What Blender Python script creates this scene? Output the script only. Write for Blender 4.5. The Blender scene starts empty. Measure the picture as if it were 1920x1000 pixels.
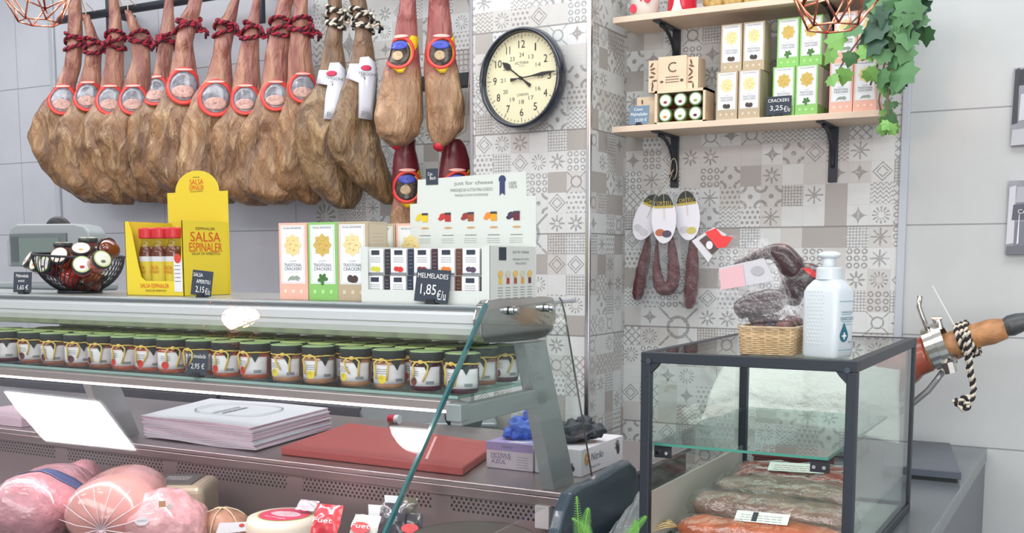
import bpy, math, random
from mathutils import Vector, Matrix
from mathutils.noise import noise as pnoise
random.seed(7)
sc = bpy.context.scene
col = sc.collection
# ---------------------------------------------------------------- camera
f_, CX, PY_, VH, H = 2020.0, 960.0, 700.0, 487.0, 1.45
th = math.atan(1115/2020); pt = math.atan((PY_-VH)/f_)
s_, c_ = math.sin(th), math.cos(th); sp, cp = math.sin(pt), math.cos(pt)
Fv = Vector((-s_*cp, c_*cp, -sp)); Rv = Vector((c_, s_, 0)); Uv = Vector((-s_*sp, c_*sp, cp))
CAM = Vector((0, 0, H))
cd = bpy.data.cameras.new('camera'); cam = bpy.data.objects.new('camera', cd); col.objects.link(cam)
cd.sensor_width = 36; cd.lens = 36*f_/1920; cd.shift_y = (PY_-500)/1920
cd.clip_start = .05
m3 = Matrix((Rv, Uv, -Fv)).transposed()
cam.matrix_world = Matrix.Translation(CAM) @ m3.to_4x4()
sc.camera = cam
def ray(u, v): return Fv*f_ + Rv*(u-CX) + Uv*(PY_-v)
def PY(u, v, Y): r = ray(u, v); return CAM + r*(Y/r.y)
def PZ(u, v, Z): r = ray(u, v); return CAM + r*((Z-H)/r.z)
def PX(u, v, X): r = ray(u, v); return CAM + r*(X/r.x)
def PL(u, v, p0, n): r = ray(u, v); return CAM + r*((p0-CAM).dot(n)/r.dot(n))
V = Vector
XA, YA, ZA = V((1,0,0)), V((0,1,0)), V((0,0,1))
# ---------------------------------------------------------------- mesh tools
class MB:
    def __init__(s): s.v = []; s.f = []
    def add(s, vs, fs):
        o = len(s.v); s.v += [V(p) for p in vs]; s.f += [tuple(i+o for i in q) for q in fs]; return s
    def box(s, c, d, R=None):
        c = V(c); h = V(d)/2
        P = [V((x*h.x, y*h.y, z*h.z)) for x in (-1,1) for y in (-1,1) for z in (-1,1)]
        if R is not None: P = [R @ p for p in P]
        return s.add([c+p for p in P], [(0,1,3,2),(4,6,7,5),(0,4,5,1),(2,3,7,6),(0,2,6,4),(1,5,7,3)])
    def bb(s, a, b): a = V(a); b = V(b); return s.box((a+b)/2, [abs(b[i]-a[i]) for i in range(3)])
    def prism(s, pts, vec):
        n = len(pts); vec = V(vec); P = [V(p) for p in pts]
        return s.add(P+[p+vec for p in P], [tuple(range(n-1,-1,-1)), tuple(range(n,2*n))]+[(i,(i+1)%n,(i+1)%n+n,i+n) for i in range(n)])
    def loft(s, rings, caps=True, closed=True):
        n = len(rings[0]); vs = [p for r in rings for p in r]; fs = []
        for k in range(len(rings)-1):
            for i in range(n if closed else n-1):
                j = (i+1) % n; fs.append((k*n+i, k*n+j, (k+1)*n+j, (k+1)*n+i))
        if caps and closed:
            fs.append(tuple(range(n-1,-1,-1))); fs.append(tuple((len(rings)-1)*n+i for i in range(n)))
        return s.add(vs, fs)
    def lathe(s, prof, c=(0,0,0), seg=20, wob=None, caps=True):
        c = V(c); R = []
        for k, (r, z) in enumerate(prof):
            R.append([c+V((r*math.cos(a)*(1 if not wob else wob(a,k)), r*math.sin(a)*(1 if not wob else wob(a,k)), z)) for a in [2*math.pi*i/seg for i in range(seg)]])
        return s.loft(R, caps)
    def tube(s, pts, r, seg=6, caps=True):
        pts = [V(p) for p in pts]; n = len(pts); R = []
        up = None
        for i, p in enumerate(pts):
            t = (pts[min(i+1,n-1)]-pts[max(i-1,0)]).normalized()
            if up is None:
                up = ZA if abs(t.z) < .9 else XA
            a = t.cross(up).normalized(); b = a.cross(t).normalized(); up = b
            rr = r[i] if isinstance(r, (list, tuple)) else r
            R.append([p + a*rr*math.cos(2*math.pi*k/seg) + b*rr*math.sin(2*math.pi*k/seg) for k in range(seg)])
        return s.loft(R, caps)
    def cyl(s, a, b, r, seg=16): return s.tube([a, b], r, seg)
    def grid(s, fn, nu, nv):
        vs = [fn(i/nu, j/nv) for j in range(nv+1) for i in range(nu+1)]
        return s.add(vs, [(j*(nu+1)+i, j*(nu+1)+i+1, (j+1)*(nu+1)+i+1, (j+1)*(nu+1)+i) for j in range(nv) for i in range(nu)])
    def ell(s, c, rad, seg=16, rg=10, dn=0, fr=8, R=None, seed=0):
        c = V(c); rad = V(rad); rings = []
        for k in range(1, rg):
            ph = math.pi*k/rg; ring = []
            for i in range(seg):
                a = 2*math.pi*i/seg
                d = V((math.sin(ph)*math.cos(a), math.sin(ph)*math.sin(a), -math.cos(ph)))
                m = 1+dn*pnoise(d*fr*.5+V((seed,seed*.3,0)))
                p = V((d.x*rad.x, d.y*rad.y, d.z*rad.z))*m
                ring.append(c+(R @ p if R is not None else p))
            rings.append(ring)
        return s.loft(rings)
def base_loc(p):
    L = V((0,0,0))
    while p is not None: L += p.location; p = p.parent
    return L
def obj(name, mb, mat, parent=None, label=None, smooth=False, bevel=None, bseg=2, solid=None, sub=None, kind=None):
    me = bpy.data.meshes.new(name); L = base_loc(parent)
    me.from_pydata([p-L for p in mb.v], [], mb.f); me.update()
    o = bpy.data.objects.new(name, me); col.objects.link(o)
    if mat: me.materials.append(mat)
    if smooth:
        for p in me.polygons: p.use_smooth = True
    if parent: o.parent = parent
    if label: o['label'] = label
    if kind: o['kind'] = kind
    if bevel:
        b = o.modifiers.new('b', 'BEVEL'); b.width = bevel; b.segments = bseg; b.limit_method = 'ANGLE'; b.angle_limit = .6
    if solid:
        b = o.modifiers.new('s', 'SOLIDIFY'); b.thickness = solid; b.offset = 0
    if sub:
        b = o.modifiers.new('u', 'SUBSURF'); b.levels = sub; b.render_levels = sub
    return o
def thing(name, label, cat, loc=(0,0,0), group=None):
    o = bpy.data.objects.new(name, None); col.objects.link(o); o.location = loc; o.empty_display_size = .02
    o['label'] = label; o['category'] = cat
    if group: o['group'] = group
    return o
def tag(o, label, cat, group=None):
    o['label'] = label; o['category'] = cat
    if group: o['group'] = group
    return o
def struct(name, mb, mat, **k): return obj(name, mb, mat, kind='structure', **k)
def copy_tree(o, parent=None):
    c = o.copy(); col.objects.link(c)
    if parent: c.parent = parent
    for ch in list(o.children): copy_tree(ch, c)
    return c
# lettering: real flat letter meshes
_tc = {}
def text_mesh(t):
    if t in _tc: return _tc[t]
    cu = bpy.data.curves.new('t', 'FONT'); cu.body = t; cu.size = 1; cu.resolution_u = 3
    o = bpy.data.objects.new('t', cu); col.objects.link(o)
    me = bpy.data.meshes.new_from_object(o)
    vs = [v.co.copy() for v in me.vertices]; fs = [tuple(p.vertices) for p in me.polygons]
    bpy.data.objects.remove(o); bpy.data.curves.remove(cu); bpy.data.meshes.remove(me)
    x0 = min(v.x for v in vs); x1 = max(v.x for v in vs); y0 = min(v.y for v in vs); y1 = max(v.y for v in vs)
    _tc[t] = ([((v.x-(x0+x1)/2)/(x1-x0), (v.y-(y0+y1)/2)/(y1-y0)) for v in vs], fs); return _tc[t]
class Face:   # a flat printed face: origin, right axis, up axis
    def __init__(s, o, ax, ay): s.o = V(o); s.ax = V(ax).normalized(); s.ay = V(ay).normalized(); s.n = s.ax.cross(s.ay).normalized()
    def at(s, a, b, d=0): return s.o + s.ax*a + s.ay*b + s.n*d
    def text(s, mb, t, a, b, w, h, rot=0, off=.0008):
        vs, fs = text_mesh(t); cr, sr = math.cos(rot), math.sin(rot)
        mb.add([s.at(a+x*w*cr-y*h*sr, b+x*w*sr+y*h*cr, off) for x, y in vs], fs); return mb
    def poly(s, mb, pts, off=.0002, t=.0003): mb.prism([s.at(a, b, off) for a, b in pts], s.n*t); return mb
    def rect(s, mb, a0, b0, a1, b1, off=.0002, t=.0003): return s.poly(mb, [(a0,b0),(a1,b0),(a1,b1),(a0,b1)], off, t)
    def disc(s, mb, a, b, r, r2=None, off=.0002, t=.0003, n=20, rot=0):
        r2 = r if r2 is None else r2
        return s.poly(mb, [(a+r*math.cos(2*math.pi*i/n)*math.cos(rot)-r2*math.sin(2*math.pi*i/n)*math.sin(rot), b+r*math.cos(2*math.pi*i/n)*math.sin(rot)+r2*math.sin(2*math.pi*i/n)*math.cos(rot)) for i in range(n)], off, t)
    def star(s, mb, a, b, r, n=8, q=.78, off=.0002, t=.0006):
        return s.poly(mb, [(a+(r if i%2==0 else r*q)*math.cos(math.pi*i/n), b+(r if i%2==0 else r*q)*math.sin(math.pi*i/n)) for i in range(2*n)], off, t)
    def ring(s, mb, a, b, r, w, n=40, off=.0002):
        vs = []; fs = []
        for i in range(n):
            t = 2*math.pi*i/n
            vs += [s.at(a+(r-w)*math.cos(t), b+(r-w)*math.sin(t), off), s.at(a+r*math.cos(t), b+r*math.sin(t), off)]
            j = (i+1) % n; fs.append((2*i, 2*i+1, 2*j+1, 2*j))
        mb.add(vs, fs); return mb
    def scribble(s, mb, a0, b0, w, n, dh, hh=.0006, seed=0, off=.0004):   # rows of illegible small print
        rr = random.Random(seed)
        for k in range(n):
            a = a0; b = b0-k*dh
            while a < a0+w:
                l = rr.uniform(.08, .2)*w; l = min(l, a0+w-a)
                s.rect(mb, a, b, a+l*.8, b+hh, off, .0001); a += l
        return mb
# ---------------------------------------------------------------- materials
def srgb(r, g, b):
    def q(x): x /= 255; return x/12.92 if x <= .04045 else ((x+.055)/1.055)**2.4
    return (q(r), q(g), q(b), 1)
_m = {}
def mat(name, rgb, rough=.5, metal=0, emit=0, alpha=1, trans=0, spec=.5, var=0, vs=20, bump=0, bs=60, coat=0):
    if name in _m: return _m[name]
    m = bpy.data.materials.new(name); m.use_nodes = True; nt = m.node_tree; b = nt.nodes['Principled BSDF']
    c = srgb(*rgb); b.inputs['Base Color'].default_value = c; b.inputs['Roughness'].default_value = rough
    b.inputs['Metallic'].default_value = metal; b.inputs['Specular IOR Level'].default_value = spec
    b.inputs['Alpha'].default_value = alpha; b.inputs['Transmission Weight'].default_value = trans
    b.inputs['Coat Weight'].default_value = coat
    if emit: b.inputs['Emission Color'].default_value = c; b.inputs['Emission Strength'].default_value = emit
    if var or bump:
        tc = nt.nodes.new('ShaderNodeTexCoord')
    if var:
        n = nt.nodes.new('ShaderNodeTexNoise'); n.inputs['Scale'].default_value = vs; n.inputs['Detail'].default_value = 5
        nt.links.new(tc.outputs['Object'], n.inputs['Vector'])
        mr = nt.nodes.new('ShaderNodeMapRange'); nt.links.new(n.outputs['Fac'], mr.inputs['Value'])
        mr.inputs['From Min'].default_value = .3; mr.inputs['From Max'].default_value = .7
        mr.inputs['To Min'].default_value = 1-var; mr.inputs['To Max'].default_value = 1+var
        mx = nt.nodes.new('ShaderNodeVectorMath'); mx.operation = 'SCALE'; mx.inputs[0].default_value = c[:3]
        nt.links.new(mr.outputs[0], mx.inputs['Scale']); nt.links.new(mx.outputs[0], b.inputs['Base Color'])
    if bump:
        n = nt.nodes.new('ShaderNodeTexNoise'); n.inputs['Scale'].default_value = bs; n.inputs['Detail'].default_value = 4
        nt.links.new(tc.outputs['Object'], n.inputs['Vector'])
        bp = nt.nodes.new('ShaderNodeBump'); bp.inputs['Strength'].default_value = bump; bp.inputs['Distance'].default_value = .01
        nt.links.new(n.outputs['Fac'], bp.inputs['Height']); nt.links.new(bp.outputs[0], b.inputs['Normal'])
    _m[name] = m; return m
def glass(name, tint=(250,253,252), rough=0.0, ior=1.45, haze=0, hazec=(235,238,240), bump=0, bs=40, power=1.0):
    if name in _m: return _m[name]
    m = bpy.data.materials.new(name); m.use_nodes = True; nt = m.node_tree; nt.nodes.clear()
    out = nt.nodes.new('ShaderNodeOutputMaterial'); tr = nt.nodes.new('ShaderNodeBsdfTransparent'); gl = nt.nodes.new('ShaderNodeBsdfGlossy')
    tr.inputs[0].default_value = srgb(*tint); gl.inputs['Roughness'].default_value = rough
    R0 = ((ior-1)/(ior+1))**2; ge = nt.nodes.new('ShaderNodeNewGeometry')
    fr = nt.nodes.new('ShaderNodeVectorMath'); fr.operation = 'DOT_PRODUCT'; nt.links.new(ge.outputs['Normal'], fr.inputs[0]); nt.links.new(ge.outputs['Incoming'], fr.inputs[1])
    Nd.nt = nt; dt = Nd(fr.outputs['Value']).ab(); F_ = Nd.op('POWER', mx_(1.0-dt, 0.0), 5.0)*(1-R0)+R0   # Schlick reflectance, same from both sides of a thin pane
    mx = nt.nodes.new('ShaderNodeMixShader'); nt.links.new(F_.x, mx.inputs[0])
    last = tr
    if haze:
        df = nt.nodes.new('ShaderNodeBsdfDiffuse'); df.inputs[0].default_value = srgb(*hazec)
        m2 = nt.nodes.new('ShaderNodeMixShader'); m2.inputs[0].default_value = haze
        nt.links.new(tr.outputs[0], m2.inputs[1]); nt.links.new(df.outputs[0], m2.inputs[2]); last = m2
    if bump:
        tc = nt.nodes.new('ShaderNodeTexCoord'); n = nt.nodes.new('ShaderNodeTexNoise'); n.inputs['Scale'].default_value = bs; n.inputs['Detail'].default_value = 5
        nt.links.new(tc.outputs['Object'], n.inputs['Vector'])
        bp = nt.nodes.new('ShaderNodeBump'); bp.inputs['Strength'].default_value = bump; bp.inputs['Distance'].default_value = .01
        nt.links.new(n.outputs['Fac'], bp.inputs['Height'])
        nt.links.new(bp.outputs[0], gl.inputs['Normal']); nt.links.new(bp.outputs[0], fr.inputs[0])
    nt.links.new(last.outputs[0], mx.inputs[1]); nt.links.new(gl.outputs[0], mx.inputs[2]); nt.links.new(mx.outputs[0], out.inputs[0])
    _m[name] = m; return m
# small math-node language for procedural patterns
class Nd:
    nt = None
    def __init__(s, x): s.x = x
    @staticmethod
    def op(o, *a):
        n = Nd.nt.nodes.new('ShaderNodeMath'); n.operation = o
        for i, q in enumerate(a):
            if isinstance(q, Nd): Nd.nt.links.new(q.x, n.inputs[i])
            else: n.inputs[i].default_value = q
        return Nd(n.outputs[0])
    def __add__(s, o): return Nd.op('ADD', s, o)
    def __sub__(s, o): return Nd.op('SUBTRACT', s, o)
    def __rsub__(s, o): return Nd.op('SUBTRACT', o, s)
    def __mul__(s, o): return Nd.op('MULTIPLY', s, o)
    __rmul__ = __mul__; __radd__ = __add__
    def __truediv__(s, o): return Nd.op('DIVIDE', s, o)
    def __lt__(s, o): return Nd.op('LESS_THAN', s, o)
    def __gt__(s, o): return Nd.op('GREATER_THAN', s, o)
    def fl(s): return Nd.op('FLOOR', s)
    def fr(s): return Nd.op('FRACT', s)
    def ab(s): return Nd.op('ABSOLUTE', s)
    def sq(s): return Nd.op('SQRT', s)
def mx_(a, b): return Nd.op('MAXIMUM', a, b)
def mn_(a, b): return Nd.op('MINIMUM', a, b)
def sel(t, a, b): return a + t*(b-a)
def xyz():
    g = Nd.nt.nodes.new('ShaderNodeNewGeometry'); sx = Nd.nt.nodes.new('ShaderNodeSeparateXYZ')
    Nd.nt.links.new(g.outputs['Position'], sx.inputs[0]); return [Nd(o) for o in sx.outputs]
def white(a, b, c=0.0):
    cb = Nd.nt.nodes.new('ShaderNodeCombineXYZ')
    for i, q in enumerate((a, b, c)):
        if isinstance(q, Nd): Nd.nt.links.new(q.x, cb.inputs[i])
        else: cb.inputs[i].default_value = q
    w = Nd.nt.nodes.new('ShaderNodeTexWhiteNoise'); Nd.nt.links.new(cb.outputs[0], w.inputs[0]); return Nd(w.outputs['Value'])
def noise3(sc_, det=4):
    g = Nd.nt.nodes.new('ShaderNodeNewGeometry'); w = Nd.nt.nodes.new('ShaderNodeTexNoise')
    w.inputs['Scale'].default_value = sc_; w.inputs['Detail'].default_value = det
    Nd.nt.links.new(g.outputs['Position'], w.inputs['Vector']); return Nd(w.outputs['Fac'])
def mixc(fac, a, b):
    n = Nd.nt.nodes.new('ShaderNodeMix'); n.data_type = 'RGBA'
    if isinstance(fac, Nd): Nd.nt.links.new(fac.x, n.inputs[0])
    else: n.inputs[0].default_value = fac
    for q, i in ((a, 6), (b, 7)):
        if isinstance(q, tuple): n.inputs[i].default_value = q
        else: Nd.nt.links.new(q, n.inputs[i])
    return n.outputs[2]
def new_nodes(name, rough=.5):
    m = bpy.data.materials.new(name); m.use_nodes = True; Nd.nt = m.node_tree
    b = m.node_tree.nodes['Principled BSDF']; b.inputs['Roughness'].default_value = rough; return m, b
TS = .0690
def tile_mat(axis, u0, z0):
    m, b = new_nodes('patchwork_tiles', .35)
    P = xyz(); U = (P[axis]-u0)/TS+400.0; W = (P[2]-z0)/(.3345/5)+400.0
    iu, iw = U.fl(), W.fl(); x1, y1 = U-iu-.5, W-iw-.5
    U2, W2 = U*.5, W*.5; ju, jw = U2.fl(), W2.fl()
    big = white(ju, jw, 7.3+axis) < .05
    x = sel(big, x1, U2-ju-.5); y = sel(big, y1, W2-jw-.5)
    h = sel(big, white(iu, iw, 1.1+axis), white(ju, jw, 9.0)*.35+.5)
    h2 = white(iu, iw, 4.7+axis)
    r = (x*x+y*y).sq(); a = Nd.op('ARCTAN2', y, x)
    ca = Nd.op('COSINE', a*8.0); ax_, ay_ = x.ab(), y.ab()
    def cell(k, ox=0): return ((x*k+.5).fr()-.5), ((y*k+.5).fr()-.5)
    pats = []
    c4x, c4y = cell(4.0); row = ((y*4.0+.5).fl()*.5).fr(); hx = ((x*4.0+.5+row).fr()-.5)
    pats.append(((hx*hx+c4y*c4y).sq()) < .30)                      # dots
    d1 = ((x+y)*2.5).fr(); d2 = ((x-y)*2.5+40.0).fr()
    pats.append(mx_(d1 < .22, d2 < .22))                            # lattice
    pats.append((r < (.27+.15*ca))*(r > .1))                        # flower
    pats.append((Nd.op('COSINE', a*12.0) > .15)*(r > .14)*(r < .40))  # petals
    pats.append(mx_(mn_(((ax_-ay_).ab() < .04)+0.0, 1.0)*(r > .2), (r < .30)*(r > .22)))  # wheel
    c6x, c6y = cell(7.0); pats.append(mx_(c6x < -.2, c6y < -.2))    # fine grid
    pats.append(((ax_.sq()+ay_.sq()) < .72))                        # astroid
    pats.append((y*5.0+.3*Nd.op('SINE', x*25.0)+10.0).fr() < .35)    # waves
    cx_, cy_ = ax_-.5, ay_-.5; rc = (cx_*cx_+cy_*cy_).sq()
    pats.append(mx_((rc < .34)*(rc > .2), r < .12))                  # corner rings
    c3x, c3y = cell(3.0); r3 = (c3x*c3x+c3y*c3y).sq()
    pats.append((r3 < .42)*(r3 > .2))                                # circles
    pats.append(mn_(((ax_-ay_).ab() < .05)+(ax_ < .04)+(ay_ < .04), 1.0)*(r < .42))  # star lines
    pats.append(mx_((ax_+ay_-.42).ab() < .04, (ax_+ay_-.25).ab() < .04))  # diamonds
    n = len(pats); val = None; lo = .27; st = (1-lo)/n
    for k, p in enumerate(pats):
        w = (h > lo+k*st)*(h < lo+(k+1)*st)
        val = w*p if val is None else val+w*p
    nz = noise3(120, 3); val = val*sel((nz > .42), .35, 1.0)
    tan = (h < .12); warm = (h2 > .7)
    light = mixc(warm, srgb(214,218,218), srgb(202,202,200))
    cold = mixc(tan, light, srgb(172,169,165))
    cold = mixc((noise3(25, 5)-.35)*.3, cold, srgb(160,156,156))
    ink = mixc(h2, srgb(146,146,148), srgb(136,132,130))
    c = mixc(val*.82, cold, ink)
    edge = mx_(mx_(x1.ab(), y1.ab()) > .488, 0.0)
    c = mixc(edge*.25, c, srgb(160,158,160))
    big5 = (W/5.0).fr(); g = mx_(big5 < .008, big5 > .992)
    c = mixc(g*.7, c, srgb(120,116,118))
    m.node_tree.links.new(c, b.inputs['Base Color']); return m
def wall_tile_mat(name, joints_z, joints_x, rgb, jc=(120,122,128)):
    m, b = new_nodes(name, .3); P = xyz(); g = None
    for z in joints_z:
        q = (P[2]-z).ab() < .0022; g = q if g is None else mx_(g, q)
    for x in joints_x: g = mx_(g, (P[0]-x).ab() < .0018)
    n1 = noise3(3, 6); n2 = noise3(14, 6)
    r, g_, b_ = rgb
    c = mixc((n1-.35)*1.2, srgb(r,g_,b_), srgb(r-18,g_-18,b_-17)); c = mixc((n2-.5)*.8, c, srgb(r+10,g_+10,b_+8))
    c = mixc(g*.75, c, srgb(*jc)); m.node_tree.links.new(c, b.inputs['Base Color']); return m
STEEL = mat('brushed_steel', (190,188,190), .28, 1, var=.06, vs=8)
ALU = mat('aluminium_profile', (205,208,212), .3, .9)
GREYMET = mat('grey_painted_metal', (168,172,175), .35, .3)
BLACKMET = mat('black_powder_coat', (40,46,56), .45)
BLACK = mat('black_plastic', (35,38,44), .5)
WHITE = mat('white_plastic', (232,238,240), .35)
SLATE = mat('chalkboard', (48,58,72), .6)
CHALK = mat('chalk', (240,242,242), .8)
COPPER = mat('copper_wire', (200,130,105), .25, 1)
TWINE = mat('twine', (205,190,160), .9)
INK = mat('black_print', (60,62,68), .6)
GREYINK = mat('grey_print', (130,135,138), .6)
WOOD = mat('pale_wood', (226,205,184), .55, var=.06, vs=12)
GLASS = glass('clear_glass')
TEAL = mat('green_glass_edge', (40,120,112), .1, alpha=.85)
FILM = glass('clear_film', (248,249,250), .06, 1.5, haze=.04, bump=.9, bs=55)
# ================================================================ the setting
YB, YP = 3.5, 3.2
XPL, XPR = -1.925, -1.482
TILE_F = tile_mat(0, XPR-.012, 1.869); TILE_S = tile_mat(1, YP, 1.869); TILE_R = tile_mat(0, PY(1389,300,YB).x, 1.554)
GREY_R = wall_tile_mat('grey_wall_tiles_right', [2.235,1.893,1.555,1.22,.885], [], (198,202,203))
GREY_L = wall_tile_mat('grey_wall_tiles_left', [2.269,1.917,1.571,1.225], [-4.375-.28, -3.7, -2.95], (198,200,209))
XT = -.569
struct('wall_back', MB().bb((XPR, YB, 0), (XT, YB+.1, 3.1)), TILE_R)
struct('wall_back_right', MB().bb((XT, YB-.004, 0), (1.2, YB+.1, 3.1)), GREY_R)
XH = PY(592,300,YB).x
struct('wall_back_left', MB().bb((-6.5, YB, 0), (XH, YB+.1, 3.1)), GREY_L)
struct('wall_back_middle', MB().bb((XH, YB, 0), (XPL, YB+.1, 3.1)), TILE_R)
pf = MB(); pf.bb((XPL, YP, 0), (XPR, YP+.01, 3.1)); struct('wall_pillar_front', pf, TILE_F)
struct('wall_pillar_side', MB().bb((XPR-.01, YP+.01, 0), (XPR, YB, 3.1)), TILE_S)
struct('wall_pillar_left_side', MB().bb((XPL, YP+.01, 0), (XPL+.01, YB, 3.1)), TILE_S)
struct('trim_1', MB().bb((XPR-.011, YP-.004, 0), (XPR+.004, YP+.011, 3.1)), mat('steel_trim', (215,216,220), .2, 1), bevel=.002)
struct('trim_2', MB().bb((XPL-.004, YP-.004, 0), (XPL+.008, YP+.008, 3.1)), mat('grey_trim', (160,160,166), .35, .6), bevel=.002)
struct('trim_3', MB().bb((XT-.006, YB-.012, 0), (XT+.018, YB, 3.1)), mat('plastic_trim', (188,194,204), .35), bevel=.003)
struct('trim_4', MB().bb((-4.41, YB-.012, 0), (-4.375, YB, 3.1)), mat('pale_trim', (196,200,208), .25, .3), bevel=.003)
struct('floor', MB().bb((-6.5, -2.5, -.1), (3, YB+.1, 0)), mat('floor_tiles', (150,148,146), .4, var=.1, vs=3))
struct('ceiling', MB().bb((-6.5, -2.5, 3.1), (3, YB+.1, 3.2)), mat('white_ceiling', (225,225,226), .8))
struct('wall_left', MB().bb((-6.6, -2.5, 0), (-6.5, YB+.1, 3.1)), mat('painted_wall', (205,205,208), .7))
struct('wall_right', MB().bb((3, -2.5, 0), (3.1, YB+.1, 3.1)), mat('painted_wall', (205,205,208)))
struct('wall_front', MB().bb((-6.5, -2.6, 0), (3, -2.5, 3.1)), mat('painted_wall', (205,205,208)))

# ================================================================ ham rack and hams
YR = 3.27; YRL = 3.36
rack = thing('ham_rack', 'black metal rail on the wall that the row of hams hangs from', 'rack', (-3.2, YR, 2.5))
zr = PY(240,18,YRL).z
obj('rail', MB().cyl((PY(112,30,YRL).x, YRL, zr), (-1.96, YRL, zr), .017), BLACKMET, rack, smooth=True)
for x in (PY(202,10,YRL).x, -3.0, -2.3):
    obj('bracket', MB().bb((x-.015, YRL-.01, zr-.015), (x+.015, YB, zr+.015)).bb((x-.017, YRL+.0, zr-.13), (x+.017, YRL+.022, zr+.12)), BLACKMET, rack, bevel=.003)
low = PY(872,140,YP+.12)
obj('lower_rail', MB().bb((-2.35, 3.40, low.z-.025), (-1.945, 3.44, low.z+.025)).bb((-1.99, 3.40, 1.35), (-1.945, 3.44, 2.45)), BLACKMET, rack, bevel=.003)

def ham_mat(name, kind):
    m, b = new_nodes(name, .42); nt = m.node_tree
    tc = nt.nodes.new('ShaderNodeTexCoord')
    mp_ = nt.nodes.new('ShaderNodeMapping'); mp_.inputs['Scale'].default_value = (1.25, 1.25, .5); nt.links.new(tc.outputs['Object'], mp_.inputs['Vector'])
    def nz(s, d, dist=0):
        n = nt.nodes.new('ShaderNodeTexNoise'); n.inputs['Scale'].default_value = s; n.inputs['Detail'].default_value = d; n.inputs['Distortion'].default_value = dist
        nt.links.new(mp_.outputs[0], n.inputs['Vector']); return Nd(n.outputs['Fac'])
    a, a2, a3 = nz(8, 6, 1.0), nz(17, 6, 1.2), nz(4, 2)
    if kind == 'red': C = (srgb(104,72,50), srgb(176,134,90), srgb(214,184,142), srgb(142,98,70))
    elif kind == 'dark': C = (srgb(84,64,46), srgb(158,124,82), srgb(196,168,122), srgb(112,86,64))
    else: C = (srgb(140,104,76), srgb(186,148,112), srgb(212,182,140), srgb(160,118,88))
    c = mixc(Nd.op('SMOOTH_MIN', (a-.3)*2.4, 1.0, .1), C[0], C[1]); c = mixc(mx_((a2-.5)*3.6, 0.0), c, C[2]); c = mixc(mx_((a3-.5)*3.0, 0.0), c, C[3])  # mottled skin colour; pale and dark tones also stand in for highlights and crevices
    sx = nt.nodes.new('ShaderNodeSeparateXYZ'); nt.links.new(tc.outputs['Object'], sx.inputs[0]); z = Nd(sx.outputs[2])
    hk = Nd.op('SMOOTHSTEP', z) if False else None
    mr = nt.nodes.new('ShaderNodeMapRange'); mr.interpolation_type = 'SMOOTHSTEP'; nt.links.new((z+a3*.06).x, mr.inputs['Value'])
    mr.inputs['From Min'].default_value = -.03 if kind != 'banga' else -.05; mr.inputs['From Max'].default_value = .06 if kind != 'banga' else .03
    top = Nd(mr.outputs[0])
    tcol = {'red': (srgb(142,84,76), srgb(200,152,122)), 'dark': (srgb(112,88,70), srgb(152,118,88)), 'banga': (srgb(148,72,72), srgb(176,112,104))}[kind]
    tc2 = mixc((a-.38)*3.4, *tcol)
    c = mixc(top, c, tc2)
    # netting / crease lines
    x_, y_ = Nd(sx.outputs[0]), Nd(sx.outputs[1])
    w1 = ((x_*.7+y_*.7+z*.55)*26.0+a2*.8+50.0).fr(); w2 = ((x_*.7+y_*.7-z*.55)*26.0+a2*.8+50.0).fr()
    net = mx_(w1 < .05, w2 < .05)*(1.0-top)
    c = mixc(net*(.35 if kind != 'banga' else .1), c, srgb(70,46,38))
    nt.links.new(c, b.inputs['Base Color'])
    bp = nt.nodes.new('ShaderNodeBump'); bp.inputs['Strength'].default_value = 1.0; bp.inputs['Distance'].default_value = .03
    nt.links.new((a*1.0+a2*.6-net*.1).x, bp.inputs['Height']); nt.links.new(bp.outputs[0], b.inputs['Normal'])
    b.inputs['Coat Weight'].default_value = .35; b.inputs['Coat Roughness'].default_value = .25
    return m
HM = {k: ham_mat('cured_ham_skin_'+k, k) for k in ('red', 'dark', 'banga')}
REDLAB = mat('red_label', (226,70,62), .3); WINLAB = mat('label_window', (136,138,148), .15, var=.45, vs=45, coat=.6)
DARKLAB = mat('dark_label_window', (70,60,54), .2, var=.6, vs=70); YELLAB = mat('yellow_label', (245,205,40), .35); BLUELAB = mat('blue_label', (70,84,190), .3)
REDROPE = mat('red_cord', (165,36,56), .8, bump=.4, bs=90); REDDARK = mat('dark_cord', (74,22,40), .8); WROPE = mat('white_cord', (214,206,190), .85); KROPE = mat('black_cord', (38,36,40), .8)
SLEEVE = glass('red_plastic_sleeve', (236,200,204), .12, 1.45, haze=.10, hazec=(200,110,120), bump=.5, bs=30)

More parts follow.
